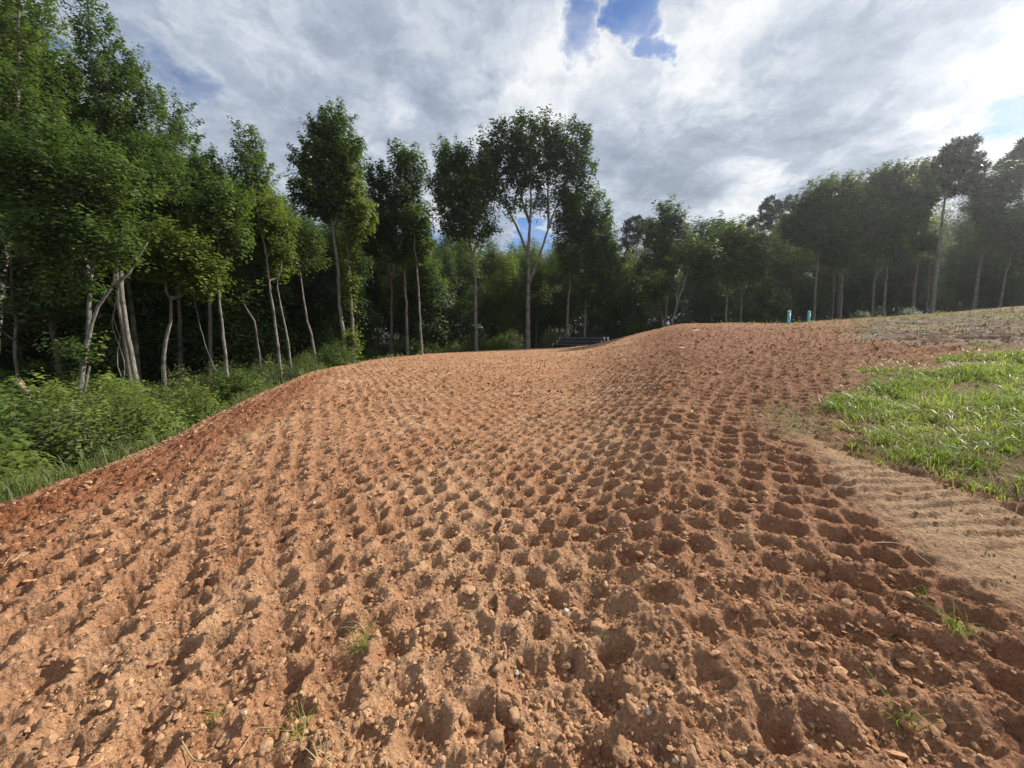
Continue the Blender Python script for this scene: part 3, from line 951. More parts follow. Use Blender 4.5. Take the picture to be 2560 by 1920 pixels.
    dict(name='slender_tree', label='bent forked trunk farthest along the grassy bank', D=37, stems=[[(2496, 780), (2505, 700), (2517, 645), (2520, 580)], [(2515, 655), (2540, 630), (2560, 600)]], r0=.12, lobes=[(2530, 570, 50, 45), (2560, 620, 50, 40)], n_cl=80, bark=M_BARK_P),
    dict(name='tall_pine_tree', label='dark tufted pine top cut by the frame edge', D=41, stems=[[(2572, 780), (2565, 600), (2555, 380)]], r0=.2,
         lobes=[(2552, 375, 24, 18), (2530, 410, 28, 16), (2560, 430, 35, 20), (2500, 410, 15, 12), (2580, 400, 30, 20)], n_cl=80, n_leaf=150, leaf_mat=M_NEEDLE, pine=True, from_frac=.6, leaf=.34),
    dict(name='pine_tree', label='smaller dark pine top between the green cone trees', D=58, stems=[[(1592, 840), (1592, 640), (1592, 560)]], r0=.2,
         lobes=[(1592, 560, 30, 12), (1572, 575, 22, 12), (1612, 575, 24, 13), (1595, 600, 38, 15), (1570, 620, 22, 12)], n_cl=60, n_leaf=130, leaf_mat=M_NEEDLE, pine=True, from_frac=.5, leaf=.42),
    dict(name='pine_tree', label='round-topped dark pine with visible radiating boughs above the mound', D=54, stems=[[(1940, 820), (1942, 640), (1942, 550), (1940, 505)]], r0=.22,
         lobes=[(1940, 508, 38, 14), (1915, 530, 30, 16), (1968, 528, 26, 18), (1895, 560, 28, 16), (1945, 555, 45, 18), (1890, 590, 28, 15), (1930, 595, 40, 18)], n_cl=110, n_leaf=140, leaf_mat=M_NEEDLE, pine=True, from_frac=.5, leaf=.4),
    dict(name='poplar_tree', label='bright tree top showing behind, first right of the light green cone tree', D=60, stems=[[(1752, 830), (1752, 700), (1750, 580)]], r0=.15, lobes=[(1745, 575, 16, 18), (1755, 610, 28, 30), (1750, 660, 35, 35)], n_cl=70),
    dict(name='poplar_tree', label='bushy tree top in the low dip of the skyline', D=60, stems=[[(1795, 830), (1795, 700), (1790, 570)]], r0=.15, lobes=[(1788, 570, 18, 16), (1815, 590, 24, 20), (1795, 620, 40, 35)], n_cl=80, leaf_mat=M_LEAF_D),
    dict(name='poplar_tree', label='pale green rounded top left of the round dark pine', D=58, stems=[[(1840, 830), (1840, 700), (1838, 590)]], r0=.15, lobes=[(1838, 580, 26, 18), (1850, 615, 40, 30), (1830, 650, 40, 35)], n_cl=80),
]
for sp in FRONT:
    photo_tree(**sp)

# ------------------------------------------------------------------ the wood behind: a few kinds, copied
SKY_X = [-300, 0, 250, 400, 500, 560, 620, 700, 800, 900, 1000, 1080, 1250, 1350, 1450, 1550, 1650, 1800, 1900, 2000, 2100, 2250, 2400, 2560, 2900]
SKY_Y = [-60, -40, 150, 300, 410, 450, 440, 480, 520, 540, 560, 570, 590, 600, 590, 590, 590, 590, 580, 560, 545, 520, 490, 470, 420]
EDGE_X = [-300, 0, 400, 700, 900, 1100, 1300, 1700, 2000, 2560, 2900]
EDGE_D = [15, 17, 21, 26, 34, 38, 43, 45, 41, 42, 40]


def local_tree(name, H, r0, lobes, n_cl, n_leaf, leaf, mat, bark, from_frac=.3, spread=None, lean=0.6, tip=.012, bend=.25, shell=.3, stems=None, tri=False):
    top = np.array([rng.uniform(-lean, lean), rng.uniform(-lean, lean), H * .93])
    P = smooth_path([(0, 0, -.4), top * .35 + rng.normal(0, lean * .2, 3), top * .7 + rng.normal(0, lean * .2, 3), top], 0.6, 0.02)
    W = [P] if stems is None else [smooth_path(q, .3, .01) for q in stems]
    sp = spread or (leaf * 2, leaf * 1.5, leaf * 1.05)
    paths, (V, Q, tone) = grow(W, None, lobes, n_cl, tip, n_leaf, leaf, sp, shell, from_frac=from_frac, bend=bend, tri=tri)
    root = link(name, None)
    big = [(w, stem_radii(w, r0, max(.02, r0 * .2))) for w in W]
    link('trunk' if stems is None else 'stem', wood_mesh('trunk', big, paths, bark), root)
    link('crown' if stems is None else 'foliage', mesh('crown', V, [Q], mat, {'tone': tone}), root)
    return root


def canopy_lobes(H, w, lo, n):
    out = []
    for i in range(n):
        t = (i + .5) / n
        z = H * (lo + (1 - lo) * t)
        ww = w * math.sin(math.pi * min(1, .22 + .78 * t) * .97) ** .8
        a = rng.uniform(0, 6.28)
        out.append(((math.cos(a) * ww * .35, math.sin(a) * ww * .35, z), (ww * .75, ww * .75, H * (1 - lo) / n * .9)))
    return out


protos, under = [], []
for i in range(6):
    H = 19.0
    protos.append(local_tree('woodland_tree', H, .17, canopy_lobes(H, rng.uniform(3.0, 4.2), rng.uniform(.12, .34), 7), 170, 95, .30, [M_LEAF, M_LEAF_D, M_LEAF, M_LEAF_Y, M_LEAF_D, M_LEAF][i], [M_BARK, M_BARK_D, M_BARK_P][i % 3], tri=True))
for i in range(5):
    H = 6.0
    under.append(local_tree('young_tree', H, .045, canopy_lobes(H, rng.uniform(1.5, 2.1), .10, 5), 75, 55, .20, [M_LEAF, M_LEAF_D, M_LEAF_Y, M_LEAF][i % 4], M_BARK, lean=.3))
MESHES_READY = []


def drop(proto, used, name_label, x, y, sc, rz, sx=None):
    o = proto if not used else copy_tree(proto)
    o.location = (x, y, float(height(x, y)) - .05)
    o.scale = (sx or sc, sx or sc, sc)
    o.rotation_euler = (0, 0, rz)
    lab, cat, grp = name_label
    tag(o, lab, cat, grp)
    return o


MARKS = [(60, 'the tallest tree at the frame edge'), (250, 'the pale twin-stemmed tree'), (370, 'the paired trunks with vines'), (500, 'the crooked parasol tree'), (640, 'the slender wavy trunk'),
         (760, 'the cone-shaped tree'), (880, 'the ivy-wrapped trunk'), (1000, 'the dark low-forking tree'), (1110, 'the thin white bare trunk'), (1250, 'the broad leaf-dense tree'), (1370, 'the biggest spreading tree'),
         (1480, 'the black pipe stack'), (1600, 'the bright green cone tree'), (1740, 'the leaning two-armed tree'), (1880, 'the lone pale trunk'), (2000, 'the teal standpipes'), (2140, 'the three close trunks'),
         (2260, 'the pale forked trees'), (2400, 'the big leaning grey trunk'), (2500, 'the arched-crown tree'), (9999, 'the tufted pine at the frame edge')]


def landmark(px):
    return next(w for m_, w in MARKS if px < m_)


used = {}
WOOD_LABEL = ('tree standing deeper in the wood behind the front row of trunks', 'tree', 'trees deeper in the wood')
YOUNG_LABEL = ('leafy young tree in the shade between the taller trunks', 'young tree', 'young trees under the canopy')
pts = []


def place(n, protos, lab, d_off, hmul, dmin, base_h, wide):
    k = 0
    tries = 0
    while k < n and tries < n * 30:
        tries += 1
        px = rng.uniform(-330, 2890)
        D = np.interp(px, EDGE_X, EDGE_D) + rng.uniform(*d_off) * (0.6 if px < 700 else 1)
        v = at(px, 850, D)
        if any((v[0] - a) ** 2 + (v[1] - b) ** 2 < dmin * dmin for a, b in pts):
            continue
        gz = float(height(v[0], v[1]))
        ytop = np.interp(px, SKY_X, SKY_Y)
        Hmax = at(px, ytop, D)[2] - gz
        H = min(Hmax * rng.uniform(.80, .99), base_h * 1.35) if hmul is None else min(Hmax * .9, rng.uniform(*hmul))
        i = int(rng.integers(len(protos)))
        key = (id(protos), i)
        near = D - np.interp(px, EDGE_X, EDGE_D) < 16
        words = ['nearer' if near else 'far', ['green', 'dark', 'green', 'yellow-green', 'dark', 'green'][i % 6] if base_h > 10 else ['green', 'dark', 'yellow-green', 'green', 'green'][i % 5]]
        what = 'woodland tree' if base_h > 10 else 'young tree in the shade'
        text = ' '.join(words) + ' ' + what + ' behind ' + landmark(px)
        drop(protos[i], used.get(key), (text, lab[1], lab[2]), v[0], v[1], H / base_h, rng.uniform(0, 6.28), (H / base_h) ** .6 * wide)
        used[key] = True
        pts.append((v[0], v[1]))
        k += 1


place(185, protos, WOOD_LABEL, (3, 42), None, 2.3, 19.0, 1.0)
place(120, under, YOUNG_LABEL, (3, 24), (3.0, 9.5), 1.5, 6.0, 1.1)


def far_wood():
    Vs, Ts = [], []
    n = 18000
    px = rng.uniform(-700, 3260, n)
    D = np.interp(px, EDGE_X, EDGE_D) + rng.uniform(46, 66, n)
    ytop = np.interp(px, SKY_X, SKY_Y) + 50 + fbm(px, px * 0, 90, 3, 5) * 55
    x = (px - CX) / F * D
    y = D * (CP + 0.1 * SP)
    g = height(x, y)
    zt = np.minimum(EYE + D * (-SP + (CY - ytop) / F * CP), 21)
    z = g + (zt - g) * rng.random(n) ** .8
    c = np.stack([x, y, z], 1)
    o = rng.normal(0, 1, (n, 3))
    o /= np.linalg.norm(o, axis=1, keepdims=True)
    V, Q, tone = leaves(c, o, 1.5, 2, (.5, .5, .5))
    me = mesh('far_wood', V, [Q], M_LEAF_D, {'tone': tone})
    tag(link('far_wood', me), 'far dark mass of foliage closing the view through the trunks', kind='stuff')


far_wood()

# ------------------------------------------------------------------ shrubs and ground cover below the bank
def blades(x, y, z, hgt, wid, lean_dir=None, bendy=.55):
    n = len(x)
    a = rng.uniform(0, 6.28, n) if lean_dir is None else lean_dir + rng.normal(0, .5, n)
    d = np.stack([np.cos(a), np.sin(a), np.zeros(n)], 1)
    s = np.stack([-np.sin(a), np.cos(a), np.zeros(n)], 1) * (wid / 2)[:, None]
    B = np.stack([x, y, z - .01], 1)
    bd = (bendy * rng.uniform(.3, 1.5, n) * hgt)[:, None] * d
    up = np.array([0, 0, 1])
    m1 = B + bd * .22 + up * (hgt * .55)[:, None]
    m2 = B + bd * .62 + up * (hgt * .88)[:, None]
    tp = B + bd * 1.15 + up * (hgt * rng.uniform(.72, 1.05, n))[:, None]
    V = np.stack([B - s, B + s, m1 - s * .9, m1 + s * .9, m2 - s * .6, m2 + s * .6, tp], 1).reshape(-1, 3)
    o = np.arange(n)[:, None] * 7
    Q = np.concatenate([o + np.array([0, 1, 3, 2]), o + np.array([2, 3, 5, 4])])
    T3 = o + np.array([4, 5, 6])
    return V, Q, T3


shr = []
for i in range(5):
    st = []
    for k in range(5):
        a = k * 1.25 + rng.uniform(-.3, .3)
        st.append([(math.cos(a) * .05, math.sin(a) * .05, -.1), (math.cos(a) * .25, math.sin(a) * .25, .5), (math.cos(a) * .5, math.sin(a) * .5, 1.0)])
    lob = [((0, 0, .85), (.75, .75, .5)), ((.45, .1, .6), (.55, .55, .45)), ((-.4, .2, .55), (.55, .6, .4)), ((0, -.4, .5), (.6, .5, .45)), ((0.1, .1, 1.25), (.35, .35, .3))]
    shr.append(local_tree('shrub', 1.3, .015, lob, 75, 48, [.055, .075, .10, .06, .085][i], [M_BRUSH, M_LEAF_Y, M_LEAF, M_BRUSH, M_LEAF][i], M_BARK, from_frac=.1, stems=st, tip=.003, shell=.35,
                          spread=(.14, .10, .06)))
SHRUB_LABEL = ('feathery green shrub in the tangled undergrowth below the clay bank', 'shrub', 'shrubs below the clay bank')
FAR_SHRUB = ('low dark green shrub at the foot of the trunks beyond the clay crest', 'shrub', 'shrubs along the foot of the wood')
SPECIAL = [(620, 930, 15.5, 1.15, 1, 'bright feathery shrub standing tall before the pale wavy trunk'), (765, 915, 18.5, .95, 3, 'thin twiggy shrub with sparse pale leaves by the bank edge'),
           (842, 925, 21, 1.05, 4, 'round dark green shrub where bank edge meets trunks'), (15, 1235, 6.3, .55, 1, 'yellow-green bush at the very edge of the frame'),
           (110, 985, 12.0, 1.1, 2, 'broad-leaved bush beside the broken splintered stem'), (475, 990, 14, 1.2, 0, 'spreading shrub at the foot of the crooked grey trunk'), (250, 1010, 12, 1.25, 2, 'dense shrub between the twin-stemmed tree and the vines')]
for px, py, D, sc, i, lab in SPECIAL:
    v = at(px, py, D)
    o = shr[i] if not used.get(('s', i)) else copy_tree(shr[i])
    used[('s', i)] = True
    z = min(float(height(v[0], v[1])), v[2])
    o.location = (v[0], v[1], z)
    o.scale = (sc, sc, sc)
    o.rotation_euler = (0, 0, rng.uniform(0, 6.28))
    tag(o, lab, 'shrub')
for k in range(120):
    px = rng.uniform(-250, 830)
    y0 = np.interp(px, [-250, 0, 400, 600, 760, 850], [1380, 1258, 1110, 1005, 934, 913])
    dc = np.interp(px, [-250, 0, 400, 600, 760, 850], [4.4, 5.2, 8, 11.5, 17, 21])
    D = dc * rng.uniform(1.12, 1.35) + rng.uniform(0, 7.5)
    v = at(px, y0, D)
    i = int(rng.integers(5))
    sc = rng.uniform(.6, 1.45) * (0.75 if D < dc * 1.3 else 1.2)
    kind = ['fine-leaved', 'yellow-green', 'broad-leaved', 'pale feathery', 'mid-green'][i]
    text = kind + (' low' if sc < .7 else ' tall') + ' shrub below the bank near ' + landmark(px)
    drop(shr[i], used.get(('s', i)), (text, 'shrub', SHRUB_LABEL[2]), v[0], v[1], sc, rng.uniform(0, 6.28))
    used[('s', i)] = True
for k in range(75):
    px = rng.uniform(840, 2700)
    D = np.interp(px, EDGE_X, EDGE_D) + rng.uniform(-3.5, 5)
    v = at(px, 850, D)
    i = int(rng.integers(5)) if px < 1500 else int(rng.choice([2, 4]))
    kind = ['fine-leaved', 'yellow-green', 'broad-leaved', 'pale feathery', 'mid-green'][i]
    drop(shr[i], True, (kind + ' shrub beyond the clay crest by ' + landmark(px), 'shrub', FAR_SHRUB[2]), v[0], v[1], rng.uniform(.8, 1.9) * (1 if px < 1500 else .6), rng.uniform(0, 6.28))


def undergrowth():
    n = 25000
    az = np.radians(rng.uniform(-64, -8, n))
    Rc = np.interp(np.degrees(az), TA, TR)
    r = Rc * 1.02 + 0.3 + rng.gamma(1.5, 3.2, n)
    x, y = np.sin(az) * r, np.cos(az) * r
    top = 0.18 + 0.75 * np.clip(fbm(x, y, 2.2, 3, 201) + .35, 0, 1) * sstep(r - Rc, 0.3, 2.0)
    z = height(x, y) + rng.random(n) ** .7 * top
    c = np.stack([x, y, z], 1)
    o = rng.normal(0, 1, (n, 3)) + np.array([0, 0, .5])
    o /= np.linalg.norm(o, axis=1, keepdims=True)
    size = .07
    V, Q, tone = leaves(c, o, size, 3, (.05, .05, .03), aspect=.5)
    tone = np.clip(tone * .6 + np.repeat(np.repeat(.4 + .5 * fbm(x, y, 1.5, 3, 207), 3), 4), 0, 1)
    me = mesh('undergrowth', V, [Q], M_BRUSH, {'tone': tone})
    tag(link('undergrowth', me), 'tangled leafy ground cover between clay bank and wood', kind='stuff')


undergrowth()


def bank_grass():
    n = 4200
    az = np.radians(rng.uniform(-64, -10, n))
    Rc = np.interp(np.degrees(az), TA, TR)
    r = Rc + rng.gamma(1.6, .55, n) - .15 + fbm(az * 20, az * 0, 1.0, 3, 221) * .5
    x, y = np.sin(az) * r, np.cos(az) * r
    ok = fbm(x, y, 1.6, 3, 223) > .05
    x, y, r = x[ok], y[ok], r[ok]
    V, Q, T3 = blades(x, y, height(x, y), rng.uniform(.1, .42, len(x)), .006 + .0009 * r, None, .7)
    me = mesh('tall_grass', V, [Q, T3], M_BRUSH, {'tone': np.repeat(np.clip(rng.normal(.5, .25, len(x)), 0, 1), 7)})
    tag(link('tall_grass', me), 'fringe of tall thin grass where the clay bank meets the brush', kind='stuff')


def photo_tube(name, label, pts_, D, r0, r1, mat, cat, group=None, step=.25, wob=.01, sides=6):
    P = np.array([at(px, py, D) for px, py in pts_])
    base = P[0].copy()
    P = smooth_path(P - base, step, wob)
    V, Q = tubes([(P, np.linspace(r0, r1, len(P)))], sides)
    o = link(name, mesh(name, V, [Q], mat), loc=base)
    return tag(o, label, cat, group)


bank_grass()
photo_tube('hanging_vine', 'loose vine looping down beside the paired trunks, thickest of the tangle', [(268, 735), (288, 770), (278, 805), (298, 865), (312, 920), (306, 980), (322, 1030)], 15, .022, .016, M_BARK_P, 'vine')
photo_tube('hanging_vine', 'vine hanging straight against the darker of the paired trunks', [(296, 710), (284, 800), (300, 840), (292, 900), (310, 960), (345, 1040)], 15.5, .02, .014, M_BARK_P, 'vine')
photo_tube('hanging_vine', 'long thin vine trailing down past the yellow-green parasol tree', [(482, 720), (495, 790), (515, 870), (535, 915), (545, 928), (566, 918)], 16.5, .018, .012, M_BARK_P, 'vine')
photo_tube('dead_stick', 'bare dead stem leaning against the foot of the twin-stemmed tree', [(202, 1035), (212, 970), (218, 945), (224, 915)], 12.3, .045, .028, M_BARK_P, 'dead stem', wob=.004)

bs = link('broken_tree', None, loc=at(73, 1085, 12.5))
tag(bs, 'snapped grey stem with a pale splintered top hanging over', 'broken tree')
P = smooth_path(np.array([at(*p, 12.5) for p in ((73, 1095), (69, 1040), (66, 1000), (70, 978))]) - np.array(bs.location), .12, .004)
V, Q = tubes([(P, np.linspace(.10, .075, len(P)))], 9)
link('trunk', mesh('trunk', V, [Q], M_BARK), bs)
sp_paths = []
q = [at(71, 985, 12.5), at(66, 974, 12.47), at(56, 966, 12.42), at(47, 957, 12.38)]
P = smooth_path(np.array(q) - np.array(bs.location), .06, .006)
sp_paths.append((P, np.linspace(.085, .06, len(P))))
for k in range(16):
    o = rng.normal(0, .035, 3)
    q = [at(58, 967, 12.42) + o, at(48, 957, 12.4) + o * 1.3, at(42 + rng.uniform(-3, 4), 951 + rng.uniform(-3, 4), 12.4) + o * 1.5]
    P = smooth_path(np.array(q) - np.array(bs.location), .06, .004)
    sp_paths.append((P, np.linspace(.022, .004, len(P))))
V, Q = tubes(sp_paths, 5)
link('splintered_top', mesh('splintered_top', V, [Q], M_WOOD, smooth=False), bs)

# ------------------------------------------------------------------ pipes
mp, t = new_mat('black_plastic')
co = t.n('ShaderNodeTexCoord').outputs['Object']
finish(t, principled(t, t.mix(t.noise(co, 4, 4), (0.012, 0.014, 0.018), (0.030, 0.033, 0.038)), 0.38, 0.5).outputs[0])
M_BLACK = mp
mp, t = new_mat('pale_pipe_edge')
co = t.n('ShaderNodeTexCoord').outputs['Object']
finish(t, principled(t, t.mix(t.noise(co, 9, 4), (0.42, 0.43, 0.44), (0.62, 0.63, 0.64)), 0.5, 0.4).outputs[0])
M_EDGE = mp
mp, t = new_mat('teal_plastic')
co = t.n('ShaderNodeTexCoord').outputs['Object']
finish(t, principled(t, t.mix(t.ss(t.noise(co, 14, 4), .35, .7), (0.075, 0.42, 0.43), (0.12, 0.50, 0.50)), 0.45, 0.4).outputs[0])
M_TEAL = mp
mp, t = new_mat('white_plastic')
co = t.n('ShaderNodeTexCoord').outputs['Object']
finish(t, principled(t, t.mix(t.noise(co, 20, 3), (0.62, 0.74, 0.74), (0.78, 0.84, 0.84)), 0.45, 0.4).outputs[0])
M_WHITE = mp


def lathe(prof, sides=28):
    """prof: (radius, z) list turned round z"""
    prof = np.asarray(prof, float)
    a = np.arange(sides) * 2 * math.pi / sides
    V = np.stack([prof[:, :1] * np.cos(a), prof[:, :1] * np.sin(a), np.repeat(prof[:, 1:], sides, 1)], -1).reshape(-1, 3)
    i = np.arange(len(prof) - 1)[:, None] * sides
    j = np.arange(sides)[None]
    k = (j + 1) % sides
    return V, np.stack([i + j, i + k, i + sides + k, i + sides + j], -1).reshape(-1, 4)


PIPE_R, PIPE_L = .165, 4.35
prof = [(PIPE_R * .86, 0.02)]
z = 0.03
prof.append((PIPE_R, 0.02))
while z < PIPE_L - .06:
    prof += [(PIPE_R, z), (PIPE_R, z + .05), (PIPE_R * .965, z + .06), (PIPE_R * .965, z + .085)]
    z += .095
prof += [(PIPE_R, PIPE_L - .02), (PIPE_R * .86, PIPE_L - .02), (PIPE_R * .86, .02)]
V, Q = lathe(prof, 24)
body_me = mesh('pipe_body', V, [Q], M_BLACK, smooth=False)
ring = [(PIPE_R * .84, -.03), (PIPE_R * 1.05, -.03), (PIPE_R * 1.07, -.01), (PIPE_R * 1.05, .03), (PIPE_R * .84, .03), (PIPE_R * .84, -.03)]
V, Q = lathe(ring, 28)
ring_me = mesh('end_ring', V, [Q], M_EDGE, smooth=False)

axis = unit((math.sin(R(62)), -math.cos(R(62)), 0.015))
back = np.array([-axis[1], axis[0], 0])
back = back / np.linalg.norm(back)
D0 = 37.9
front_left = at(1383, 864.0, D0)
pd = PIPE_R * 2.04
rows = [(0, 0, 0.0, 'front black pipe at the bottom of the stack, half sunk behind clay'), (0, 1, .35, None), (0, 2, .55, None), (0, 3, .8, None),
        (1, .5, .42, 'front black pipe of the middle layer of the stack'), (1, 1.5, .62, None), (1, 2.5, .75, 'far black pipe of the middle layer, its open end just showing'),
        (2, 1, .60, 'front black pipe on top of the stack'), (2, 2, .85, 'rear black pipe on top of the stack, only its open end in view')]
first = None
for lay_, bk, sh, lab in rows:
    p = front_left + back * bk * pd + axis * sh + np.array([0, 0, lay_ * pd * .875])
    p[2] = PAD[2] + PIPE_R + lay_ * pd * .875 + .02
    if first is None:
        first = link('drain_pipe', None)
        link('pipe_body', body_me, first)
        e1 = link('end_ring', ring_me, first)
        e2 = link('end_ring', ring_me, first)
        e2.location = (0, 0, PIPE_L)
        o = first
    else:
        o = copy_tree(first)
    o.location = p
    o.rotation_euler = Vector(axis).to_track_quat('Z', 'Y').to_euler()
    tag(o, lab or 'black pipe inside the stack, hidden behind the front ones', 'pipe', 'black drain pipes stacked at the crest')


def cleanout(px0, py0, px1, py1, D, rad, lab):
    b, tp = at(px0, py0, D), at(px1, py1, D)
    b[2] = min(b[2], float(surface(b[0], b[1])[0]) - .02)
    L = np.linalg.norm(tp - b)
    root = link('standpipe', None, loc=b)
    root.rotation_euler = Vector(tp - b).to_track_quat('Z', 'Y').to_euler()
    tag(root, lab, 'pipe', 'teal standpipes on the mound')
    V, Q = lathe([(rad, -.3), (rad, L - .09), (rad * .2, L - .09)], 24)
    link('pipe_body', mesh('pipe_body', V, [Q], M_TEAL), root)
    V, Q = lathe([(rad * 1.1, L - .10), (rad * 1.1, L - .012), (rad * 1.02, L), (rad * .3, L), (rad * .3, L + .025), (0.001, L + .025)], 24)
    link('cap', mesh('cap', V, [Q], M_WHITE, smooth=False), root)


cleanout(1971, 811, 1973.5, 776.5, 22, .080, 'taller, nearer teal plastic standpipe with white cap')
cleanout(2021, 807, 2023.5, 777.8, 24.5, .080, 'second teal standpipe, white-capped, just before the pale trunk')

# ------------------------------------------------------------------ clods and stones


def rock_base(sub, seed, flat=.75):
    g = np.random.default_rng(seed)
    ph = (1 + 5 ** .5) / 2
    V = [(-1, ph, 0), (1, ph, 0), (-1, -ph, 0), (1, -ph, 0), (0, -1, ph), (0, 1, ph), (0, -1, -ph), (0, 1, -ph), (ph, 0, -1), (ph, 0, 1), (-ph, 0, -1), (-ph, 0, 1)]
    Fc = [(0, 11, 5), (0, 5, 1), (0, 1, 7), (0, 7, 10), (0, 10, 11), (1, 5, 9), (5, 11, 4), (11, 10, 2), (10, 7, 6), (7, 1, 8), (3, 9, 4), (3, 4, 2), (3, 2, 6), (3, 6, 8), (3, 8, 9), (4, 9, 5), (2, 4, 11), (6, 2, 10), (8, 6, 7), (9, 8, 1)]
    V = [unit(v) for v in V]
    for _ in range(sub):
        mid, F2 = {}, []

        def m(a, b):
            k = (min(a, b), max(a, b))
            if k not in mid:
                mid[k] = len(V)
                V.append(unit(V[a] + V[b]))
            return mid[k]
        for a, b, c in Fc:
            ab, bc, ca = m(a, b), m(b, c), m(c, a)
            F2 += [(a, ab, ca), (b, bc, ab), (c, ca, bc), (ab, bc, ca)]
        Fc = F2
    V = np.array(V)
    # chop with random planes for broken faces
    for _ in range(9):
        n = unit(g.normal(0, 1, 3))
        d = g.uniform(.55, .9)
        over = np.maximum(V @ n - d, 0)
        V = V - over[:, None] * n * .92
    V = V * (1 + g.normal(0, .035, (len(V), 1))) * np.array([1, g.uniform(.65, .95), g.uniform(flat * .7, flat)])
    return V, np.array(Fc)


BIG = []
for k in range(7):
    V, Fc = rock_base(2, 300 + k)
    BIG.append(mesh('clod', V, [Fc], M_CLOD, {'tone': np.full(len(V), rng.uniform(.2, .6))}, smooth=False))
STN = []
for k in range(3):
    V, Fc = rock_base(2, 350 + k)
    STN.append(mesh('stone', V, [Fc], M_STONE, {'tone': np.full(len(V), rng.uniform(.2, .8))}, smooth=False))


def put_rock(name, me, x, y, size, lab, cat, group=None, sink=.36, flat=1.0, rz=None, tilt=.35):
    o = link(name, me, loc=(x, y, float(surface(x, y)[0]) + size * (.5 - sink) * flat * .8))
    o.scale = (size, size, size * flat)
    o.rotation_euler = (rng.uniform(-tilt, tilt), rng.uniform(-tilt, tilt), rng.uniform(0, 6.28) if rz is None else rz)
    return tag(o, lab, cat, group)


STONES = [(1420, 1189, 11, 'white rounded stone lying halfway up the slope, alone'), (622, 1311, 12, 'small bluish white stone on the left slope'), (612, 1789, 14, 'white stone by a flattened grass tuft in the foreground'),
          (1414, 1527, 18, 'pale greenish stone on the rim of a deep roller print'), (1622, 1770, 26, 'large pale angular stone in the near right foreground'), (1342, 1873, 8, 'tiny white chip near the bottom edge of the picture'),
          (1690, 1890, 18, 'yellowish pale stone at the bottom right of centre'), (935, 1505, 9, 'small pale chip left of centre in the foreground'), (1292, 1660, 14, 'upright pale stone chip in the middle foreground'), (2028, 1858, 16, 'pale stone half buried at the lower right'),
          (1945, 1858, 12, 'small pale stone beside the tracks at lower right'), (783, 1258, 10, 'pale pebble by a shallow print on the left slope')]
for px, py, w, lab in STONES:
    p = ground_hit(px, py)
    dep = p[1] * CP - (p[2] - EYE) * SP
    put_rock('stone', STN[rng.integers(3)], p[0], p[1], w * dep / F / 2 * 1.1, lab, 'stone')
for px, py, w, fl, lab in ((2207, 897, 40, .35, 'flat pale slab of rock by the top of the grass'), (1513, 853, 17, .6, 'tan boulder lying on the crest right of the pipes'), (1452, 862, 8, .9, 'small tan lump against the lowest pipe'),
                           (1540, 846, 12, .6, 'low brown lump farther up the mound crest'), (1740, 827, 24, .3, 'pale flat clod high on the mound face'), (1705, 872, 16, .5, 'pale broken clod in the middle of the mound face'),
                           (2029, 805, 8, .9, 'small pale rock leaning at the foot of the second teal pipe'), (2051, 804, 6, 1.0, 'small pale upright rock right of the teal pipes')):
    p = ground_hit(px, py)
    dep = p[1] * CP - (p[2] - EYE) * SP
    put_rock('rock', (STN if 'pale' in lab else BIG)[rng.integers(3)], p[0], p[1], w * dep / F / 2, lab, 'rock', flat=fl, tilt=.12)

# loose clods: the three hundred that show largest are objects, the rest one mass
n = 130000
r = 0.9 + rng.random(n) ** 1.5 * 23
az = np.radians(rng.uniform(-56, 56, n))
x, y = np.sin(az) * r, np.cos(az) * r
dens = fbm(x, y, 1.1, 3, 301) + .45 * fbm(x, y, .3, 2, 305)
h_, c_, f_ = ground_fields(x, y)
keep = (dens + rng.normal(0, .45, n) > -.22) & (f_['grass'] < -.1) & ((f_['track'] < 0) | (rng.random(n) < .12)) & (f_['floor'] < .3)
x, y, r = x[keep], y[keep], r[keep]
n = len(x)
size = np.clip(np.exp(rng.normal(math.log(.0060), .60, n)), .0032, .034) * (1 + r * .06)
show = size / r
order = np.argsort(-show)
CLOD_LABEL = 'dry tan clay clod lying loose among the roller prints'
for q in order[:300]:
    put_rock('clod', BIG[rng.integers(7)], x[q], y[q], size[q] * 1.0, CLOD_LABEL, 'clod', 'loose clay clods on the rolled ground', flat=rng.uniform(.4, .9))
rest = order[300:50000]
nf = 15000
rf = 9 + rng.random(nf) ** 1.1 * 27
af = np.radians(rng.uniform(-56, 56, nf))
xf, yf = np.sin(af) * rf, np.cos(af) * rf
ff = ground_fields(xf, yf)[2]
kf = (ff['grass'] < -.2) & (ff['floor'] < .3) & ((ff['track'] < 0) | (rng.random(nf) < .1))
x, y = np.concatenate([x, xf[kf]]), np.concatenate([y, yf[kf]])
size = np.concatenate([size, np.clip(np.exp(rng.normal(math.log(.026), .45, kf.sum())), .012, .07)])
rest = np.concatenate([rest, np.arange(n, n + kf.sum())])
zs = surface(x[rest], y[rest])
Vs, Fs, Ts = [], [], []
off = 0
OCT = (np.array([(1, 0, 0), (-1, 0, 0), (0, 1, 0), (0, -1, 0), (0, 0, 1), (0, 0, -1.)]), np.array([(0, 2, 4), (2, 1, 4), (1, 3, 4), (3, 0, 4), (2, 0, 5), (1, 2, 5), (3, 1, 5), (0, 3, 5)]))
kinds = [rock_base(0, 400 + k, .9) for k in range(6)]
for k in range(6):
    g = np.random.default_rng(500 + k)
    kinds.append((OCT[0] * g.uniform(.6, 1.1, (6, 1)) + g.normal(0, .22, (6, 3)), OCT[1]))
which = np.where(np.arange(len(rest)) < 10000, rng.integers(0, 6, len(rest)), rng.integers(6, 12, len(rest)))
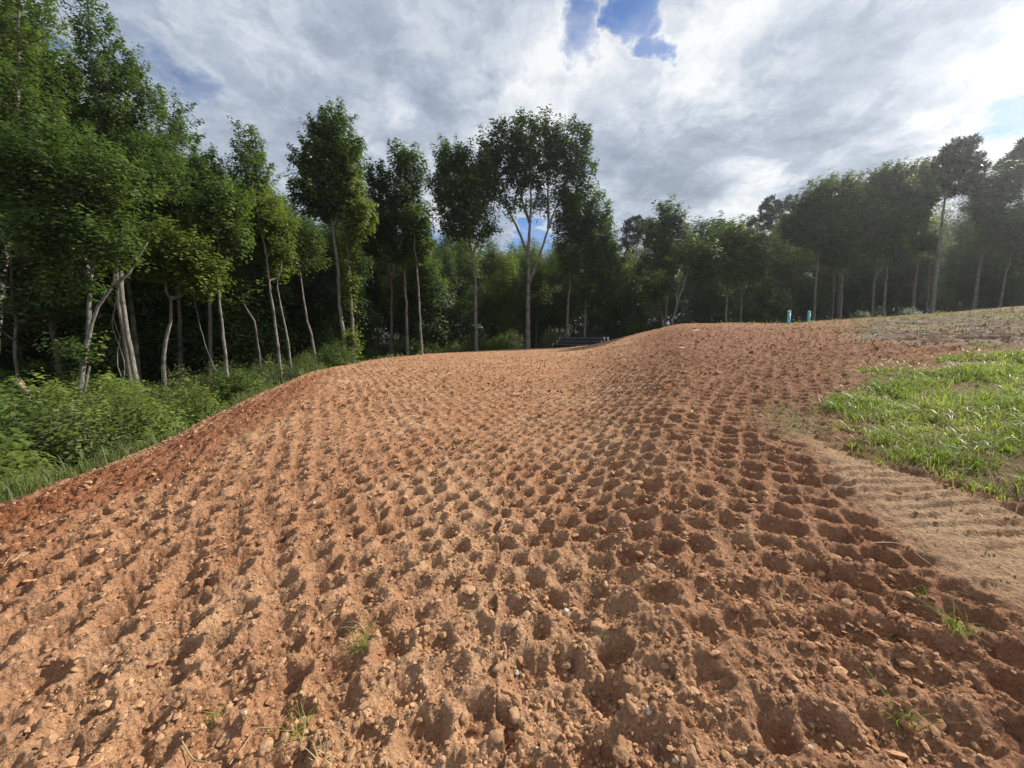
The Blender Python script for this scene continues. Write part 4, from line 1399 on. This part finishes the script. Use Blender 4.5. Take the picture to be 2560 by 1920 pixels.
for k in range(12):
    ids = rest[which == k]
    zk = zs[which == k]
    V0, F0 = kinds[k]
    N = len(ids)
    a = rng.uniform(0, 6.28, N)
    b = rng.uniform(-.8, .8, N)
    V1 = np.repeat(V0[None], N, 0) * (size[ids][:, None] * rng.uniform(.55, 1.45, (N, 3)) * np.array([1, 1, .8]))[:, None, :]
    ca, sa = np.cos(b)[:, None], np.sin(b)[:, None]
    V1 = np.stack([V1[..., 0], V1[..., 1] * ca - V1[..., 2] * sa, V1[..., 1] * sa + V1[..., 2] * ca], -1)
    ca, sa = np.cos(a)[:, None], np.sin(a)[:, None]
    V1 = np.stack([V1[..., 0] * ca - V1[..., 1] * sa, V1[..., 0] * sa + V1[..., 1] * ca, V1[..., 2]], -1)
    V1 += np.stack([x[ids], y[ids], zk + size[ids] * .22], 1)[:, None, :]
    Vs.append(V1.reshape(-1, 3))
    Fs.append((F0[None] + (np.arange(N) * len(V0))[:, None, None] + off).reshape(-1, 3))
    Ts.append(np.repeat(rng.uniform(0, .75, N), len(V0)))
    off += N * len(V0)
me = mesh('loose_clods', np.concatenate(Vs), [np.concatenate(Fs)], M_CLOD, {'tone': np.concatenate(Ts)}, smooth=False)
tag(link('loose_clods', me), 'crumbs and small clods of dry clay scattered over the rolled ground', kind='stuff')

# ------------------------------------------------------------------ grass


def grass_patch():
    P = np.array(GRASS)

    def sow(n):
        x = rng.uniform(P[:, 0].min() - .5, 22, n)
        y = rng.uniform(P[:, 1].min() - .5, P[:, 1].max() + .5, n)
        wx, wy = fbm(x, y, .9, 4, 41) * .35, fbm(x, y, .9, 4, 51) * .35
        d = poly_dist(x + wx, y + wy, GRASS)
        r = np.hypot(x, y)
        bare = fbm(x, y * 2.0, 1.9, 3, 331)
        ok = (d > rng.uniform(-.25, .30, n)) & (rng.random(n) < np.clip(9.5 / r, .12, 1) ** 1.3) & (bare > -.24 + rng.normal(0, .10, n))
        ok &= np.abs(np.degrees(np.arctan2(x, y))) < 60
        return x[ok], y[ok], r[ok], d[ok]
    # tufts of blades that lean outwards, and short blades between them
    cx, cy, cr, cd = (q[:1500] for q in sow(9000))
    m = 30
    ang, rad = rng.uniform(0, 6.28, (len(cx), m)), np.abs(rng.normal(0, .055, (len(cx), m))) * (1 + .05 * cr[:, None])
    tx, ty = (cx[:, None] + np.cos(ang) * rad).ravel(), (cy[:, None] + np.sin(ang) * rad).ravel()
    x, y, r, d = (q[:22000] for q in sow(110000))
    tuft = np.concatenate([np.repeat(rng.uniform(.5, 1.4, len(cx)), m), np.full(len(x), .45)])
    lean = np.concatenate([ang.ravel(), rng.uniform(0, 6.28, len(x))])
    x, y = np.concatenate([tx, x]), np.concatenate([ty, y])
    r, d = np.concatenate([np.repeat(cr, m), r]), np.concatenate([np.repeat(cd, m), d])
    z = surface(x, y)
    tall = np.clip(.45 + .9 * fbm(x, y, 1.3, 3, 341), .12, 1.2) * sstep(d, -.3, .8)
    h = (.04 + .14 * tall ** 1.2) * rng.uniform(.45, 1.3, len(x)) * tuft
    V, Q, T3 = blades(x, y, z, h, .004 + .0007 * r, lean, .9)
    tone = np.clip(.6 + .7 * fbm(x, y, 1.0, 3, 351) + rng.normal(0, .2, len(x)), 0, 1)
    me = mesh('grass', V, [Q, T3], M_GRASS, {'tone': np.repeat(tone, 7)})
    tag(link('grass', me), 'lush bright green grass patch beside the rolled clay', kind='stuff')
    xd, yd, rd, dd = (q[:2400] for q in sow(40000))
    V, Q, T3 = blades(xd, yd, surface(xd, yd), rng.uniform(.04, .20, len(xd)), .004 + .0007 * rd, None, 1.2)
    me = mesh('dry_grass', V, [Q, T3], M_STRAW, {'tone': np.repeat(rng.uniform(0, .4, len(xd)), 7)})
    tag(link('dry_grass', me), 'dead straw-coloured blades mixed into the green grass patch', kind='stuff')
    # thin weeds round the edge, on the track and on the grey bank
    n = 120000
    x, y = rng.uniform(1.5, 30, n), rng.uniform(1, 30, n)
    wx = fbm(x, y, .9, 4, 41) * .35
    dg = poly_dist(x + wx, y, GRASS)
    dw, dt, dk = poly_dist(x, y, WEEDY), poly_dist(x, y, TRACK), poly_dist(x, y, GREY)
    cl = fbm(x, y, .55, 3, 361)
    p = np.where(dw > 0, .16, 0) + np.where((dt > 0) & (cl > .22), .12, 0) + np.where((dk > -.5) & (cl > .08), .14, 0) + np.where((x > 13) & (cl > .0) & (dg < 0), .12, 0) + np.where((dg > -.9) & (cl > .1), .3, 0)
    ok = (rng.random(n) < p) & (dg < .1)
    x, y = x[ok][:26000], y[ok][:26000]
    r = np.hypot(x, y)
    V, Q, T3 = blades(x, y, surface(x, y), np.where(dt[ok][:26000] > 0, .5, 1) * (.03 + .08 * rng.random(len(x)) ** 2) * (1 + .03 * r), .005 + .001 * r, bendy=.9)
    tone = np.clip(rng.normal(.55, .25, len(x)), 0, 1)
    me = mesh('weeds', V, [Q, T3], M_BRUSH, {'tone': np.repeat(tone, 7)})
    tag(link('weeds', me), 'thin scattered weeds on the tracked earth and the grey bank', kind='stuff')


grass_patch()

for px, py, k, hh, mat, lab in ((905, 1618, 60, .10, M_GRASS, 'grass tuft clinging to a print left of the middle foreground'), (752, 1835, 45, .11, M_GRASS, 'spiky grass tuft with dry stalks at the bottom of the picture'),
                                (2250, 1782, 40, .13, M_GRASS, 'bright bent grass tuft alone in the lower right clay'), (2390, 1575, 90, .10, M_GRASS, 'straggling weed clump on the ridge below the tracked path'),
                                (2302, 1470, 26, .12, M_GRASS, 'small upright sprig of weed right of the last prints'), (550, 1772, 35, .07, M_GRASS, 'flattened grass tuft beside a white stone'),
                                (2250, 1572, 22, .09, M_GRASS, 'tiny green sprout among broken clods'), (820, 1905, 30, .09, M_STRAW, 'pale dry tuft at the very bottom of the frame'), (1545, 1590, 14, .05, M_GRASS, 'tiny seedling on the smooth clay right of centre'),
                                (915, 1560, 40, .10, M_STRAW, 'dry bleached grass just above the green tuft')):
    p = ground_hit(px, py)
    z = float(surface(p[0], p[1])[0])
    k = max(8, int(k * .6))
    V, Q, T3 = blades(rng.normal(0, .022, k), rng.normal(0, .022, k), np.zeros(k), rng.uniform(.3, 1.0, k) * hh, np.full(k, .0035), bendy=1.3)
    o = link('grass_tuft', mesh('grass_tuft', V, [Q, T3], mat, {'tone': np.repeat(rng.uniform(.2, .9, k), 7)}), loc=(p[0], p[1], z))
    tag(o, lab, 'grass tuft')


def straw(px_pts, lab, lift=.02, rad=.0022):
    P = []
    for i, (px, py) in enumerate(px_pts):
        p = ground_hit(px, py)
        P.append((p[0], p[1], float(surface(p[0], p[1])[0]) + lift))
    base = np.array(P[0])
    P = smooth_path(np.array(P) - base, .02, .0006)
    V, Q = tubes([(P, np.linspace(rad, rad * .6, len(P)))], 5)
    o = link('straw', mesh('straw', V, [Q], M_STRAW, {'tone': np.full(len(V), rng.uniform(.3, .8))}), loc=base)
    tag(o, lab, 'straw')


straw([(575, 1925), (610, 1860), (640, 1812), (665, 1806), (700, 1792)], 'long bent dry stalk lying across the near clay', .025, .003)
straw([(512, 1920), (480, 1890), (457, 1868)], 'thick pale straw poking in from the bottom edge', .02, .004)
straw([(752, 1880), (765, 1830), (752, 1760)], 'dry stalk standing out of the spiky grass tuft', .06)
straw([(386, 1558), (395, 1545), (403, 1538)], 'short yellow straw on the left slope', .012, .0035)
straw([(257, 1354), (268, 1347), (279, 1345)], 'short pale stalk on the upper left slope', .012, .0035)
straw([(2185, 1367), (2250, 1366), (2330, 1400)], 'long straw along the edge of the tracked path', .015, .003)
straw([(2447, 1289), (2452, 1302), (2456, 1308)], 'short pale straw standing on the tracked path', .02, .004)
straw([(0, 1412), (25, 1395), (45, 1385)], 'dry stalk lying at the frame edge on the slope', .015, .003)
straw([(1930, 1440), (1950, 1470), (1960, 1500)], 'thin dry stalk among the right-hand prints', .012)
o = None
p = ground_hit(297, 1787)
V, Fc = rock_base(1, 777)
wc = link('wood_chip', mesh('wood_chip', V * np.array([.055, .012, .006]), [Fc], M_WOOD, smooth=False), loc=(p[0], p[1], float(surface(p[0], p[1])[0]) + .008))
wc.rotation_euler = (.1, -.15, .9)
tag(wc, 'flat pale splinter of wood on the clay at lower left', 'wood chip')

# ------------------------------------------------------------------ thin scattering box, added mainly to imitate lens glare towards the sun
mh = bpy.data.materials.new('glare_haze')
mh.use_nodes = True
th = NT(mh.node_tree)
vol = th.n('ShaderNodeVolumePrincipled')
vol.inputs['Color'].default_value = (0.93, 0.96, 1.0, 1)
vol.inputs['Density'].default_value = 0.00045
vol.inputs['Anisotropy'].default_value = 0.75
ho = th.n('ShaderNodeOutputMaterial')
th.put(ho.inputs['Volume'], vol.outputs[0])
HW = 275
V = np.array([(x_ * HW, y_ * HW, z_) for z_ in (-7.0, 34.0) for x_, y_ in ((-1, -1), (1, -1), (1, 1), (-1, 1))])
Q = np.array([(0, 3, 2, 1), (4, 5, 6, 7), (0, 1, 5, 4), (1, 2, 6, 5), (2, 3, 7, 6), (3, 0, 4, 7)])
tag(link('glare_haze', mesh('glare_haze', V, [Q], mh, smooth=False)), 'thin veil in the air, added to imitate lens glare', kind='stuff')
